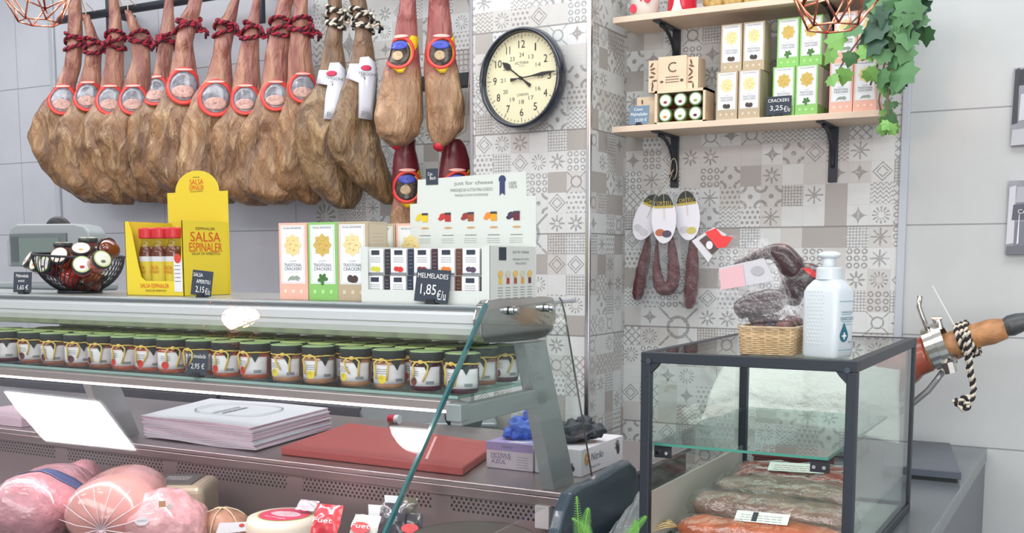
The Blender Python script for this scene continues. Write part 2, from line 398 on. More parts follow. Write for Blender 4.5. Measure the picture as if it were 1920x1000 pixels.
def resample(rows, n):
    out = []
    v0, v1 = rows[0][0], rows[-1][0]
    for k in range(n+1):
        v = v0+(v1-v0)*k/n
        for a, b in zip(rows, rows[1:]):
            if a[0] <= v <= b[0]:
                t = (v-a[0])/max(b[0]-a[0], 1e-6); t = t*t*(3-2*t)*.5+t*.5
                out.append((v, a[1]+(b[1]-a[1])*t, a[2]+(b[2]-a[2])*t)); break
    return out
class Ham:
    def __init__(s, rows, Y, al, thick=.62, tmax=.062, seed=0, cat='red', label='', group='', name='cured_ham', vlab=188):
        al = math.radians(al); s.d = V((math.cos(al), math.sin(al), 0)); s.n = V((math.sin(al), -math.cos(al), 0))
        mid = rows[len(rows)//4]; s.p0 = PY((rows[0][1]+rows[0][2])/2, rows[0][0], Y)
        s.t = thing(name, label, 'ham', (s.p0.x, s.p0.y, PL((rows[0][1]+rows[0][2])/2, vlab, s.p0, s.n).z), group)
        s.rows = resample(rows, 46); s.thick, s.tmax, s.seed = thick, tmax, seed
        rings = []
        for k in range(len(s.rows)):
            rings.append([s.surf(k, 2*math.pi*i/28) for i in range(28)])
        mb = MB().loft(rings)
        obj('ham_leg', mb, HM[cat], s.t, smooth=True)
    def dims(s, k):
        k = max(0, min(len(s.rows)-1, k)); k0 = int(k); fr = k-k0; a = s.rows[k0]; b = s.rows[min(k0+1, len(s.rows)-1)]
        v, l, r = [a[i]+(b[i]-a[i])*fr for i in range(3)]
        L = PL(l, v, s.p0, s.n); R = PL(r, v, s.p0, s.n); return (L+R)/2, (R-L).length/2
    def surf(s, k, a, off=0):
        c, w = s.dims(k); t = min(w*s.thick if w > .035 else w*.95, s.tmax)
        kk = k/46
        ew = 1.0
        p = c + s.d*(math.cos(a)*(w+off)*ew) + s.n*(math.sin(a)*(t+off))
        if off == 0 and kk > .35:
            q = pnoise(V((p.x*11+s.seed*3.1, p.y*11, p.z*6)))*.022+pnoise(V((p.x*34+s.seed, p.y*34, p.z*16)))*.007
            q *= max(0, min(1, (kk-.5)*6)); p = p+s.n*(math.sin(a)*q*1.6)+s.d*(math.cos(a)*q*.7)
        return p
    def k_of(s, v): return (v-s.rows[0][0])/(s.rows[-1][0]-s.rows[0][0])*46
    def rope(s, v, m1, m2, knot=1, n=2):
        k = s.k_of(v); c, w = s.dims(k); r = .0065
        mbs = [MB(), MB()]
        for j in range(n+1):
            for q in range(2):
                pts = []
                for i in range(49):
                    a = 2*math.pi*i/48; tw = a*7+q*math.pi
                    p = s.surf(k+j*1.0+.9*math.sin(a+j*2+s.seed), a, .008) + s.n*0
                    p += V((0,0,1))*(r*.6*math.cos(tw)) + (p-c).normalized()*(r*.6*math.sin(tw)); pts.append(p)
                mbs[q].tube(pts, r*.75, 6)
        # knot and hanging ends
        kp = s.surf(k+1, math.radians(60 if knot > 0 else 120), .022)
        for q in range(2):
            for e in range(2):
                pts = [kp+V((.012*math.sin(i*1.3+e*2), .004, .012*math.cos(i*1.3+q)))+s.d*knot*(.006*i)+V((0,0,-.006*i*(1+e*.3))) for i in range(7)]
                mbs[q].tube(pts, r*.8, 6)
        rp = obj('rope', mbs[0], m1, s.t, smooth=True); obj('rope_strand', mbs[1], m2, rp, smooth=True)
    def patch(s, name, mat_, uc, vc, ru, rv, off, parent=None, ring=None, shape=None, tilt=0, n=28):
        # patch hugging the ham: (uc,vc) centre, radii in picture units
        mb = MB(); kc = s.k_of(vc)
        def pt(x, y):
            u = uc+x*ru*math.cos(tilt)-y*rv*math.sin(tilt); v = vc+x*ru*math.sin(tilt)+y*rv*math.cos(tilt)
            k = s.k_of(v); c, w = s.dims(k); P = PL(u, v, s.p0, s.n); q = (P-c).dot(s.d)
            t = min(w*s.thick if w > .035 else w*.95, s.tmax)
            h = t*math.sqrt(max(0, 1-min(1, (q/(w*1.02))**2))); lim = math.copysign(min(abs(q), w*1.0+.003), q)
            return c+s.d*lim+V((0,0,P.z-c.z))+s.n*(h+off)
        if shape: rings = [[pt(x*f, y*f) for x, y in shape] for f in (1, .66, .33, .04)]
        elif ring: rings = [[pt(math.cos(2*math.pi*i/n)*f, math.sin(2*math.pi*i/n)*f) for i in range(n)] for f in (1, (1+ring)/2, ring)]
        else: rings = [[pt(math.cos(2*math.pi*i/n)*f, math.sin(2*math.pi*i/n)*f) for i in range(n)] for f in (1, .75, .5, .25, .03)]
        mb.loft(rings, caps=False)
        return obj(name, mb, mat_, parent or s.t, smooth=True, solid=.0008)
def row(*a): return [(a[i], a[i+1], a[i+2]) for i in range(0, len(a), 3)]
HR = [
 (row(-15,130,150, 16,128,154, 76,126,156, 120,121,153, 165,103,142, 200,76,150, 224,60,156, 256,50,162, 280,58,166, 312,76,170, 345,100,176, 366,135,182, 380,160,178), (118,190)),
 (row(28,154,168, 60,160,180, 84,163,192, 120,158,190, 165,146,190, 192,134,195, 236,101,200, 262,94,205, 285,94,208, 315,98,212, 345,112,216, 366,138,220, 382,168,215), (165,183)),
 (row(-15,202,216, 6,204,224, 40,204,228, 75,201,233, 120,197,232, 165,188,232, 192,176,236, 240,148,244, 276,140,250, 296,150,254, 332,152,256, 364,176,258, 384,212,250), (207,190)),
 (row(20,233,246, 40,238,258, 70,246,280, 110,248,282, 160,232,284, 196,220,288, 240,187,292, 264,180,296, 288,190,298, 320,194,300, 360,224,302, 380,256,296), (250,190)),
 (row(-15,312,326, 20,306,326, 72,298,330, 110,293,322, 160,284,324, 184,274,330, 228,241,336, 260,238,342, 285,240,345, 330,252,348, 360,272,348, 382,300,336), (290,172)),
 (row(-15,360,384, 8,352,378, 40,335,372, 80,329,362, 140,318,370, 188,300,376, 232,281,382, 280,272,388, 320,275,392, 346,298,394, 372,330,386), (345,165)),
 (row(-15,440,452, 20,424,446, 48,406,441, 100,399,433, 140,389,436, 190,358,440, 240,341,446, 272,336,450, 312,326,454, 340,331,458, 364,352,456, 382,392,440), (405,188)),
 (row(-15,478,492, 20,470,487, 55,458,486, 100,448,486, 150,437,488, 200,430,496, 240,401,502, 280,395,508, 320,394,512, 350,406,514, 374,432,510, 386,462,500), (460,190)),
 (row(-15,528,556, 20,516,546, 50,508,546, 110,496,540, 160,490,542, 196,478,550, 240,453,560, 280,446,566, 328,442,568, 358,450,566, 376,480,556, 384,500,540), (517,183)),
 (row(-15,550,578, 20,550,577, 45,546,581, 110,540,585, 150,539,592, 190,532,600, 226,515,606, 260,511,612, 320,513,616, 352,522,612, 374,554,600, 384,576,590), (568,168)),
]
spots = ['leftmost of the row', 'second from the left in the row', 'third from the left in the row', 'fourth from the left, bare shank tip below the rail', 'fifth from the left, set back behind its right neighbour', 'sixth from the left, largest label', 'seventh from the left in the row', 'eighth from the left in the row', 'ninth from the left', 'tenth from the left, next to the darker hams']
for i, (rows, lc) in enumerate(HR):
    h = Ham(rows, vlab=lc[1], Y=YR+.03-(.05 if i == 5 else 0)+(.02 if i == 4 else 0), al=50-i, seed=i+1, label='red corded ham with oval label, '+spots[i], group='red corded hams on the rail')
    rv = {0:70,1:80,2:68,3:66,4:66,5:38,6:44,7:50,8:44,9:42}[i]
    h.rope(rv, REDROPE, REDDARK, knot=(-1 if i in (2,4) else 1))
    big = 1.2 if i in (5,6) else 1.0
    ru, rv2 = 29*big, 30*big
    lb = h.patch('label', REDLAB, lc[0], lc[1], ru, rv2, .014, ring=.78)
    h.patch('label_picture', WINLAB, lc[0], lc[1]+1, ru*.8, rv2*.8, .0125, parent=lb)
    h.patch('label_caption', mat('pale_red_print', (250,190,180), .4), lc[0], lc[1]-rv2*.86, ru*.5, 2.2, .0165, parent=lb)
    h.patch('label_photo', mat('pink_meat_print', (200,160,150), .4, var=.3, vs=90), lc[0]-1, lc[1]+rv2*.3, ru*.62, rv2*.34, .0150, parent=lb)
    # hanging string up to the rail
    obj('hanging_string', MB().tube([h.p0+V((0,0,-.04)), h.p0+V((.004,-.002,.05)), V((h.p0.x, YRL, zr))], .0022, 5), TWINE, h.t)
DK = [
 (row(-15,612,640, 20,617,642, 40,616,644, 80,608,642, 116,602,648, 156,594,652, 200,562,660, 248,552,668, 280,553,674, 320,566,680, 352,580,682, 376,606,676, 392,634,662), 20),
 (row(-15,650,684, 20,661,690, 60,666,696, 100,660,702, 140,650,708, 180,636,706, 240,618,708, 272,615,716, 300,627,726, 340,656,738, 368,698,740, 384,722,736), 26)]
for i, (rows, rv) in enumerate(DK):
    h = Ham(rows, YR-.05-.03*i, 42-i*2, vlab=140, seed=20+i, cat='dark', tmax=.07, label=('dark ham with white tag and striped cord, left one of the two', 'dark ham with white tag and striped cord, right one of the two')[i], group='dark hams with white tags')
    h.rope(rv, WROPE, KROPE, n=3)
    obj('hanging_string', MB().tube([h.p0+V((0,0,-.04)), h.p0+V((.004,.01,.05)), V((h.p0.x, YRL, zr))], .0022, 5), TWINE, h.t)
    if i == 0: sh = [(598,133),(614,136),(617,122),(634,121),(647,134),(648,160),(640,190),(624,230),(604,228),(608,186),(612,164),(592,158)]
    else: sh = [(655,122),(672,124),(674,112),(690,110),(702,120),(706,140),(702,180),(696,229),(670,226),(671,160),(648,148)]
    cu = sum(p[0] for p in sh)/len(sh)+2; cv = sum(p[1] for p in sh)/len(sh)
    t = h.patch('tag', mat('white_card_tag', (226,230,242), .5), cu, cv, 1, 1, .018, shape=[(u-cu, v-cv) for u, v in sh])
    h.patch('tag_emblem', mat('raspberry_print', (205,50,90), .5), (620,685)[i], (142,132)[i], 10, 5, .0205, parent=t)
    # wording printed across the tag
    uu, vv = (626,688)[i], (152,144)[i]
    k = h.k_of(vv); c0, w0 = h.dims(k); th0 = min(w0*.62, .07)
    P0 = PL(uu, vv, h.p0, h.n); q = (P0-c0).dot(h.d); hh = th0*math.sqrt(max(0, 1-(q/w0)**2))
    F = Face(c0+h.d*q+V((0,0,P0.z-c0.z))+h.n*(hh+.026), h.d, ZA); mb = MB()
    F.text(mb, 'FERGOHE', 0, 0, .062, .011, rot=-.12); obj('lettering', mb, INK, t)
    mb = MB(); uu, vv = (614,684)[i], (221,219)[i]; P0 = PL(uu, vv, h.p0, h.n); c0, w0 = h.dims(h.k_of(vv)); q = (P0-c0).dot(h.d); th0 = min(w0*.62, .07); hh = th0*math.sqrt(max(0, 1-(q/w0)**2))
    F = Face(c0+h.d*q+V((0,0,P0.z-c0.z))+h.n*(hh+.026), h.d, ZA); F.text(mb, ('P', 'PE')[i], 0, 0, (.014, .03)[i], .018, rot=-.1); obj('lettering', mb, GREYINK, t)
BG = [
 (row(-15,752,776, 0,750,780, 60,741,783, 100,733,786, 140,717,790, 180,704,794, 220,698,797, 250,703,791, 266,718,772, 275,732,752), (745,103), 'pale ham with blue and yellow label, left one of the upper pair', YR-.14),
 (row(-15,806,838, 0,804,842, 60,801,848, 100,796,853, 140,794,861, 200,797,873, 240,800,868, 262,804,850, 278,812,832), (823,103), 'pale ham with blue and yellow label, hanging nearest the clock pillar', YR-.10),
 (row(262,742,778, 276,744,776, 300,739,782, 340,737,789, 380,737,792, 430,735,792, 470,738,780, 490,745,770), (760,352), 'ham in a red sleeve hanging left of the printed grey header', YR-.04),
 (row(262,834,862, 276,832,872, 300,828,878, 340,824,884, 400,820,888, 450,824,880, 480,835,865), (852,352), 'ham in a red sleeve peeking above the printed grey header', YR+.0)]
for i, (rows, lc, lab, Y) in enumerate(BG):
    h = Ham(rows, Y, 40, vlab=lc[1]+6, thick=.7, tmax=.07, seed=40+i, cat='banga' if i < 2 else 'banga', label=lab, group='pale hams with blue and yellow labels')
    u, v = lc
    ye = h.patch('label', YELLAB, u+4, v+15, 26, 28, .010, shape=[(-1,-.3),(-.7,.4),(-.2,.85),(.15,.85),(.5,.3),(.9,-.5),(1.25,-1.0),(1.35,-1.7),(.8,-1.7),(.2,-.9)])
    h.patch('label_band', REDLAB, u+2, v, 28, 32, .0125, parent=ye, ring=.8, tilt=.35)
    h.patch('label_picture', DARKLAB, u, v+2, 22, 26, .0115, parent=ye, tilt=.35)
    h.patch('label_sky', BLUELAB, u+1, v-14, 17, 8, .0135, parent=ye)
    h.patch('label_meat', mat('pale_meat_print', (190,165,130), .4, var=.3, vs=90), u-2, v+6, 10, 9, .014, parent=ye)
    h.patch('label_caption', mat('pale_red_print', (250,190,180)), u+2, v-31, 16, 3, .0145, parent=ye)
    if i >= 2:
        pass
    else:
        b = MB(); c, w = h.dims(45.5); b.ell(c+V((0,0,.0)), (.02,.02,.018), 10, 6, .3, 20); obj('net_knot', b, mat('red_net', (200,40,60), .6), h.t, smooth=True)
    obj('hanging_string', MB().tube([h.p0+V((0,0,-.02)), h.p0+V((0,.01,.06)), V((h.p0.x, YRL, zr))] if i < 2 else [h.p0, V((h.p0.x, 3.36, h.p0.z+.04)), V((h.p0.x, 3.39, low.z+.02))], .002, 5), TWINE, h.t)
    if i >= 2:
        rr = [[h.surf(k, 2*math.pi*q/24, .004) for q in range(24)] for k in range(0, 24, 2)]
        obj('plastic_sleeve', MB().loft(rr, caps=False), mat('dark_red_sleeve', (120,36,50), .25, alpha=.75), h.t, smooth=True)

# ================================================================ clock
cc = PY(985, 148, YP-.03); cr = .163
ck = thing('wall_clock', 'round wall clock with black rim and cream face showing ten fifteen', 'clock', (cc.x, YP-.001, cc.z))
an = math.radians(-7); axx = V((math.cos(an), math.sin(an), 0)); nrm = V((axx.y, -axx.x, 0))*-1
nrm = V((math.sin(an), -math.cos(an), 0))
cen = V((cc.x, YP-.012, cc.z))+nrm*.012
def cring(rads):
    return [[cen+nrm*d+axx*(r*math.cos(2*math.pi*i/64))+ZA*(r*math.sin(2*math.pi*i/64)) for i in range(64)] for r, d in rads]
obj('rim', MB().loft(cring([(.02,-.0),(cr*.98,-.0),(cr*1.0,.012),(cr*.985,.035),(cr*.955,.046),(cr*.915,.044),(cr*.895,.034),(cr*.885,.020),(.02,.020)])), mat('dark_navy_gloss', (30,40,54), .18, coat=.5), ck, smooth=False, bevel=None)
for p in ck.children[0].data.polygons: p.use_smooth = True
F = Face(cen+nrm*.022, axx, ZA)
mb = MB(); F.disc(mb, 0, 0, cr*.9, n=64, t=.001); obj('dial', mb, mat('cream_dial', (222,218,184), .5), ck)
mb = MB(); mb2 = MB(); mb3 = MB()
for i in range(12):
    a = math.radians(90-30*(i+1)); R = cr*.665; mb = MB(); F.text(mb, str(i+1), R*math.cos(a), R*math.sin(a), (.005 if i == 0 else .016 if i == 10 else .026 if i > 8 else .014), .024, off=.002); obj('numeral', mb, mat('dial_black', (38,40,44), .5), ck)
    R = cr*.46; mb2 = MB(); F.text(mb2, str(i+13), R*math.cos(a), R*math.sin(a), .019, .013, off=.002); obj('inner_numeral', mb2, mat('dial_grey', (110,110,104), .5), ck)
for i in range(60):
    a = 2*math.pi*i/60; L = .016 if i % 5 == 0 else .006; w = .0008
    d = V((math.cos(a), math.sin(a))); e = V((-d.y, d.x)); r0, r1 = cr*.86, cr*.86-L
    F.poly(mb3, [tuple(d*r0+e*w), tuple(d*r1+e*w), tuple(d*r1-e*w), tuple(d*r0-e*w)], off=.0015)
obj('minute_track', mb3, mat('dial_black', (38,40,44)), ck)
for tx in (('VICTORIA', 0, cr*.3, .056, .009), ('LONDON', .004, -cr*.32, .045, .008), ('STATION', 0, cr*.24, .024, .003)):
    mb = MB(); F.text(mb, *tx, off=.002); obj('dial_lettering', mb, mat('dial_grey', (110,110,104)), ck)
def hand(name, ang, L, tail, w, spade):
    d = V((math.cos(ang), math.sin(ang))); e = V((-d.y, d.x)); mb = MB()
    if spade: prof = [(-tail, w*1.9), (-tail*.3, w*.7), (L*.55, w*.7), (L*.68, w*3.4), (L*.8, w*3.0), (L, w*.3)]
    else: prof = [(-tail, w*1.9), (-tail*.3, w*.6), (L*.3, w*.7), (L*.6, w*2.0), (L*.8, w*1.4), (L, w*.2)]
    P = [d*a+e*b for a, b in prof]+[d*a-e*b for a, b in reversed(prof)]
    F.poly(mb, [tuple(p) for p in P], off=.004 if spade else .006, t=.001); obj(name, mb, mat('hand_black', (28,32,36), .4), ck)
hand('hour_hand', math.radians(90-307), .095, .045, .0032, True); hand('minute_hand', math.radians(90-86), .138, .042, .003, False)
mb = MB(); F.disc(mb, 0, 0, .006, off=.007, t=.003); obj('centre_cap', mb, mat('hand_black', (28,32,36)), ck)
def lettering(F, parent, mat_, lines, off=.0008, name='lettering'):
    for L in lines:
        t, a, b, w, h = L[:5]; mb = MB(); F.text(mb, t, a, b, w, h, rot=L[5] if len(L) > 5 else 0, off=off); obj(name, mb, mat_, parent)
ORD = ['first','second','third','fourth','fifth','sixth','seventh','eighth','ninth','tenth','eleventh','twelfth','thirteenth','fourteenth','fifteenth','sixteenth','seventeenth','eighteenth','nineteenth','twentieth','twenty-first','twenty-second']
# ================================================================ wall shelves
SF = 3.30; SZ1 = 1.882; SZ2 = PY(1147, 33, SF).z
def shelf(zt, label, x1):
    t = thing('wall_shelf', label, 'shelf', (-1.03, YB, zt-.02), 'wall shelves on the patterned tiles')
    obj('board', MB().bb((-1.449, SF, zt-.019), (x1, YB-.001, zt)), WOOD, t, bevel=.0015)
    for x in (-1.302, -.777):
        b = obj('bracket', MB().bb((x-.014, YB-.010, zt-.19), (x+.014, YB-.001, zt-.019)).bb((x-.014, YB-.19, zt-.0245), (x+.012, YB-.001, zt-.019)), BLACKMET, t, bevel=.002)
        pts = [V((x, YB-.15+.14*math.sin(a)*1.0-.0, zt-.03-.115*(1-math.cos(a)))) for a in [math.pi/2*i/12 for i in range(13)]]
        obj('scroll', MB().tube(pts, .0065, 6), BLACKMET, b, smooth=True)
    return t
shelf(SZ1, 'pale wooden shelf at mid height carrying the stacked cracker cartons', -.607)
shelf(SZ2, 'pale wooden shelf at the top edge, above the cracker cartons', -.607)
# ---------------------------------------------------------------- cracker cartons
CART = {'beige': ((186,170,144), (232,215,160), 'beige'), 'green': ((140,196,110), (206,178,96), 'green'), 'pink': ((236,184,166), (232,212,150), 'pink')}
def carton_proto(kind, w=.076, d=.070, h=.160):
    c, cr, nm = CART[kind]
    root = thing('cracker_carton', 'x', 'box', (0,0,0))
    box_ = obj('carton', MB().bb((-w/2, 0, 0), (w/2, d, h)), mat(nm+'_carton', c, .45), root, bevel=.0008, bseg=1)
    F = Face((-w/2, 0, 0), XA, ZA)
    mb = MB(); F.rect(mb, .006, .034, w-.006, h-.005); fp = obj('front_panel', mb, mat('white_carton_print', (234,238,243), .4), root)
    mb = MB()
    for r in ((.0085,.0365,w-.0085,.037),(.0085,h-.008,w-.0085,h-.0075),(.0085,.037,.009,h-.008),(w-.009,.037,w-.0085,h-.008)): F.rect(mb, *r, off=.0006)
    obj('frame_line', mb, mat(nm+'_carton', c), fp)
    mb = MB(); F.star(mb, w/2, h*.71, w*.32, off=.0006); st = obj('cracker_picture', mb, mat(nm+'_cracker', cr, .6, var=.12, vs=200), fp)
    mb = MB(); rr = random.Random(3)
    for i in range(9): F.disc(mb, w/2+rr.uniform(-.013,.013), h*.71+rr.uniform(-.013,.013), .0012, off=.0013, t=.0003, n=6)
    obj('cracker_seeds', mb, mat('cracker_seeds', (170,140,80), .7), st)
    lettering(F, fp, INK, [('TRADITIONAL', w/2, h*.455, w*.62, .0065), ('CRACKERS', w/2, h*.405, w*.6, .0065), ('PHILIPPIPPE', w/2, h*.93, w*.62, .0032)])
    lettering(F, fp, GREYINK, [('LUXURY', w/2, h*.505, w*.26, .003)])
    mb = MB(); F.scribble(mb, w*.3, h*.36, w*.42, 1, .004); obj('small_print', mb, GREYINK, fp)
    mb = MB(); cc = {'beige': (70,62,58), 'green': (70,120,60), 'pink': (150,165,150)}[kind]
    if kind == 'beige': F.disc(mb, w*.42, h*.285, .0075, off=.0006); F.disc(mb, w*.58, h*.28, .0075, off=.0009); F.disc(mb, w*.5, h*.262, .005, off=.0011)
    elif kind == 'green':
        for a in (0, 1.1, 2.2, 3.4, 4.6): F.disc(mb, w*.5+.007*math.cos(a), h*.275+.006*math.sin(a), .0065, .0042, off=.0006+.0002*a, rot=a)
    else:
        for a in range(6): F.disc(mb, w*.38+.0045*a, h*.27+.004*(a % 2), .007, .0022, off=.0006+.0002*a, rot=.5-.2*a)
    obj('flavour_picture', mb, mat(nm+'_flavour', cc, .6), fp)
    mb = MB()
    for i, a in enumerate((.22, .5, .78)): F.disc(mb, w*a, .018, .0045, off=.0003, n=12)
    F.scribble(mb, w*.12, .008, w*.7, 1, .004); obj('footer_marks', mb, mat(nm+'_light_print', tuple(min(255, x+32) for x in c), .5), box_)
    S = Face((w/2, 0, 0), YA, ZA); mb = MB(); S.rect(mb, .006, .034, d-.006, h-.005); sp_ = obj('side_panel', mb, mat('cream_side_print', (226,226,222), .4) if kind != 'beige' else mat('tan_side_print', (196,182,160), .4), box_)
    mb = MB(); S.scribble(mb, .014, h*.85, d*.6, 14, .007, seed=5); obj('side_print', mb, GREYINK, sp_)
    return root
CP = {k: carton_proto(k) for k in CART}
used = set()
def carton(kind, x, y, z, label, group, s=1.0, rz=0):
    o = CP[kind]
    if kind in used: o = copy_tree(o)
    used.add(kind)
    o.location = (x, y, z); o.scale = (s*.885 if s != 1 else 1, s, s*.925 if s != 1 else 1); o.rotation_euler.z = rz
    o['label'] = label; o['group'] = group; return o
G1 = 'cracker cartons on the wall shelf'
bh = .1485
for kind, xs in (('beige', (-1.067, -.996)), ('green', (-.890, -.821)), ('pink', (-.720, -.651))):
    for j, x in enumerate(xs):
        side = ('left', 'right')[j]
        carton(kind, x, 3.312, SZ1, f'{kind} banded cracker carton on the middle shelf, lower front, {side} of its pair', G1, .9999)
        carton(kind, x, 3.385, SZ1, f'{kind} banded cracker carton behind the lower front one, {side} of its pair', G1, .9999)
        carton(kind, x+.002, 3.342, SZ1+.1482, f'{kind} banded cracker carton stacked on top, {side} of its pair', G1, .9999)
# ---------------------------------------------------------------- price signs
def sign(name, base, w, h, lines, label, tilt=-.12, rz=0, roll=0, m=SLATE, ink=CHALK, holder=True):
    t = thing(name, label, 'price sign', tuple(base))
    ax = V((math.cos(rz), math.sin(rz), 0)); bk = V((-math.sin(rz), math.cos(rz), 0)); up = (ZA*math.cos(tilt)-bk*math.sin(tilt)).normalized()
    ax2 = ax*math.cos(roll)+up*math.sin(roll); up2 = up*math.cos(roll)-ax*math.sin(roll)
    o = V(base)+ZA*.004-ax2*(w/2)
    F = Face(o, ax2, up2); mb = MB(); F.rect(mb, 0, 0, w, h, off=-.002, t=.002); bd = obj('board', mb, m, t, bevel=.0006, bseg=1)
    lettering(F, bd, ink, [(a, w*b, h*c, w*d, h*e)+tuple(r) for a, b, c, d, e, *r in lines], off=.0004)
    if holder:
        obj('holder', MB().bb(V(base)-V((.011,.003,0)), V(base)+V((.011,.014,.004))).bb(V(base)+V((-.009,-.002,0)), V(base)+V((.009,.0,.010))), BLACK, t)
    return t
sign('price_sign', V((PY(1455,210,3.29).x+.003, 3.3045, SZ1)), .078, .056, [('CRACKERS', .5, .78, .82, .17), ('3,25', .42, .36, .5, .3), ('€/u', .83, .3, .24, .3)], 'small slate sign for crackers at 3,25 on the middle shelf', tilt=-.02)
sign('price_sign', V((PY(1195,235,3.3).x, 3.31, SZ1)), .068, .06, [('Caixa', .45, .82, .45, .16), ('Melmelades', .5, .55, .84, .18), ('23,00 €', .6, .22, .6, .2)], 'small blue grey sign on the left end of the middle shelf', m=mat('blue_grey_board', (112,136,160), .6))
# ---------------------------------------------------------------- jam gift crates
PINE = mat('pale_pine', (226,206,178), .6, var=.05, vs=30); BURN = mat('burnt_print', (110,86,72), .7)
gc = thing('gift_crate', 'open wooden crate showing six round green jar lids on the middle shelf', 'crate', (-1.226, 3.34, SZ1))
x0, x1, z0, z1 = -1.312, -1.142, SZ1, SZ1+.108
mb = MB(); t_ = .008
mb.bb((x0, 3.33, z0), (x0+t_, 3.42, z1)).bb((x1-t_, 3.33, z0), (x1, 3.42, z1)).bb((x0, 3.33, z0), (x1, 3.42, z0+t_)).bb((x0, 3.33, z1-t_), (x1, 3.42, z1)).bb((x0, 3.415, z0), (x1, 3.42, z1))
obj('crate_body', mb, PINE, gc)
LIDG = mat('green_lid_rim', (88,126,70), .4); LIDW = mat('white_lid_print', (222,230,222), .4)
k = 0
for r_ in range(2):
    for c_i in range(3):
        x = x0+.034+.0505*c_i; z = z0+.031+.046*r_
        j = thing('mini_jar', 'round green lidded jar in the open crate, '+('bottom', 'top')[r_]+' row, '+('left', 'middle', 'right')[c_i], 'jar', (x, 3.40, z), 'jars in the open gift crate')
        obj('jar_body', MB().cyl((x, 3.41, z), (x, 3.345, z), .0205, 20), mat('jam_'+('red','amber','berry')[k % 3], ((140,40,40),(190,120,50),(80,30,50))[k % 3], .15), j, smooth=False)
        ld = obj('lid', MB().cyl((x, 3.349, z), (x, 3.336, z), .0222, 24), LIDG, j, bevel=.001)
        F = Face((x, 3.336, z), XA, ZA); mb = MB(); F.disc(mb, 0, 0, .018, n=20); obj('lid_label', mb, LIDW, ld)
        mb = MB(); F.disc(mb, 0, -.006, .0065, .0045, off=.0006, n=10); obj('fruit_picture', mb, mat('fruit_'+str(k), ((210,140,60),(120,150,60),(90,40,60),(170,50,70),(120,60,50),(150,170,90))[k], .6), ld)
        k += 1
lb = thing('gift_crate', 'closed wooden gift crate with a burnt letter C, standing on the open crate', 'crate', (-1.26, 3.36, SZ1+.109))
x0, x1, z0, z1 = -1.347, -1.178, SZ1+.109, SZ1+.215
for a, b in ((x0, x0+.038), (x1-.038, x1)): obj('slat_panel', MB().bb((a, 3.36, z0), (b, 3.43, z1-.004)), PINE, lb, bevel=.001)
mp = obj('front_panel', MB().bb((x0+.036, 3.352, z0), (x1-.036, 3.43, z1+.003)), PINE, lb, bevel=.001)
F = Face(((x0+x1)/2, 3.352, z0), XA, ZA); lettering(F, mp, BURN, [('C', 0, .074, .028, .032)])
mb = MB(); F.scribble(mb, -.022, .042, .046, 3, .008, .003, seed=2); F.disc(mb, -.035, .03, .006, .004); F.disc(mb, .033, .031, .006, .005); obj('small_print', mb, BURN, mp)
for xx in (x0+.018, x1-.018):
    mb = MB(); F2 = Face((xx, 3.36, z0), XA, ZA); rr = random.Random(int(xx*999))
    for i in range(7): F2.disc(mb, rr.uniform(-.008,.008), .012+.0125*i, .009, .003, rot=rr.uniform(0,3), off=.0003+.0001*i)
    obj('leaf_print', mb, BURN, lb)
sb = thing('gift_crate', 'small wooden gift crate half hidden by the blue grey sign', 'crate', (-1.36, 3.37, SZ1))
obj('crate_body', MB().bb((-1.395, 3.38, SZ1), (-1.318, 3.44, SZ1+.1)), PINE, sb, bevel=.001); mb = MB(); F = Face((-1.375, 3.38, SZ1), XA, ZA)
for i in range(5): F.disc(mb, .004*(i % 2), .02+.016*i, .008, .003, rot=i*1.2, off=.0003+.0001*i)
obj('leaf_print', mb, BURN, sb)
# ---------------------------------------------------------------- things on the top shelf
pc = PY(1207, 20, 3.36); pz = SZ2
cp_ = thing('ceramic_canister', 'white canister with red spots at the left end of the top shelf', 'canister', (pc.x, 3.37, pz))
obj('body', MB().lathe([(.03,0),(.043,.003),(.047,.05),(.046,.12),(.05,.125),(.02,.14)], (pc.x, 3.37, pz), 28), mat('cream_ceramic', (228,224,218), .25), cp_, smooth=True)
mb = MB(); F = Face((pc.x, 3.37-.0478, pz), XA, ZA)
for a, b, r in ((-.022,.026,.011), (.026,.055,.012), (-.01,.08,.011), (.006,.05,.003)):
    F.disc(mb, a, b, r, r*1.3, off=-.006 if abs(a) > .02 else -.0005, t=.006)
obj('spots', mb, mat('red_spots', (214,60,80), .4), cp_)
pc = PY(1277, 10, 3.36)
tn = thing('gift_tin', 'red tin with a white tag on the top shelf above the left bracket', 'tin', (pc.x, 3.37, pz))
obj('body', MB().lathe([(.045,0),(.047,.002),(.045,.07),(.03,.1),(.01,.11)], (pc.x, 3.37, pz), 24), mat('crimson_gloss', (205,36,62), .25), tn, smooth=True)
mb = MB(); F = Face((pc.x, 3.322, pz), XA, ZA); F.poly(mb, [(-.02,0),(.02,0),(.012,.02),(.006,.05),(-.006,.05),(-.012,.02)]); obj('tag', mb, mat('white_card', (235,236,240), .5), tn)
gd = ['left', 'middle', 'right']
for i in range(3):
    pc = PY(1335+38*i, 8, 3.36)
    b_ = thing('pasta_bag', f'low golden bag on the top shelf, {gd[i]} of the three', 'bag', (pc.x, 3.38, pz), 'golden bags on the top shelf')
    obj('body', MB().ell((pc.x, 3.38, pz+.04), (.037,.03,.042), 14, 10, .25, 6, seed=i), mat('golden_bag', (196,170,110), .5, var=.3, vs=80), b_, smooth=True)
    obj('seal', MB().bb((pc.x-.02, 3.375, pz+.075), (pc.x+.02, 3.385, pz+.1)), mat('paper_seal', (205,190,150), .6), b_)
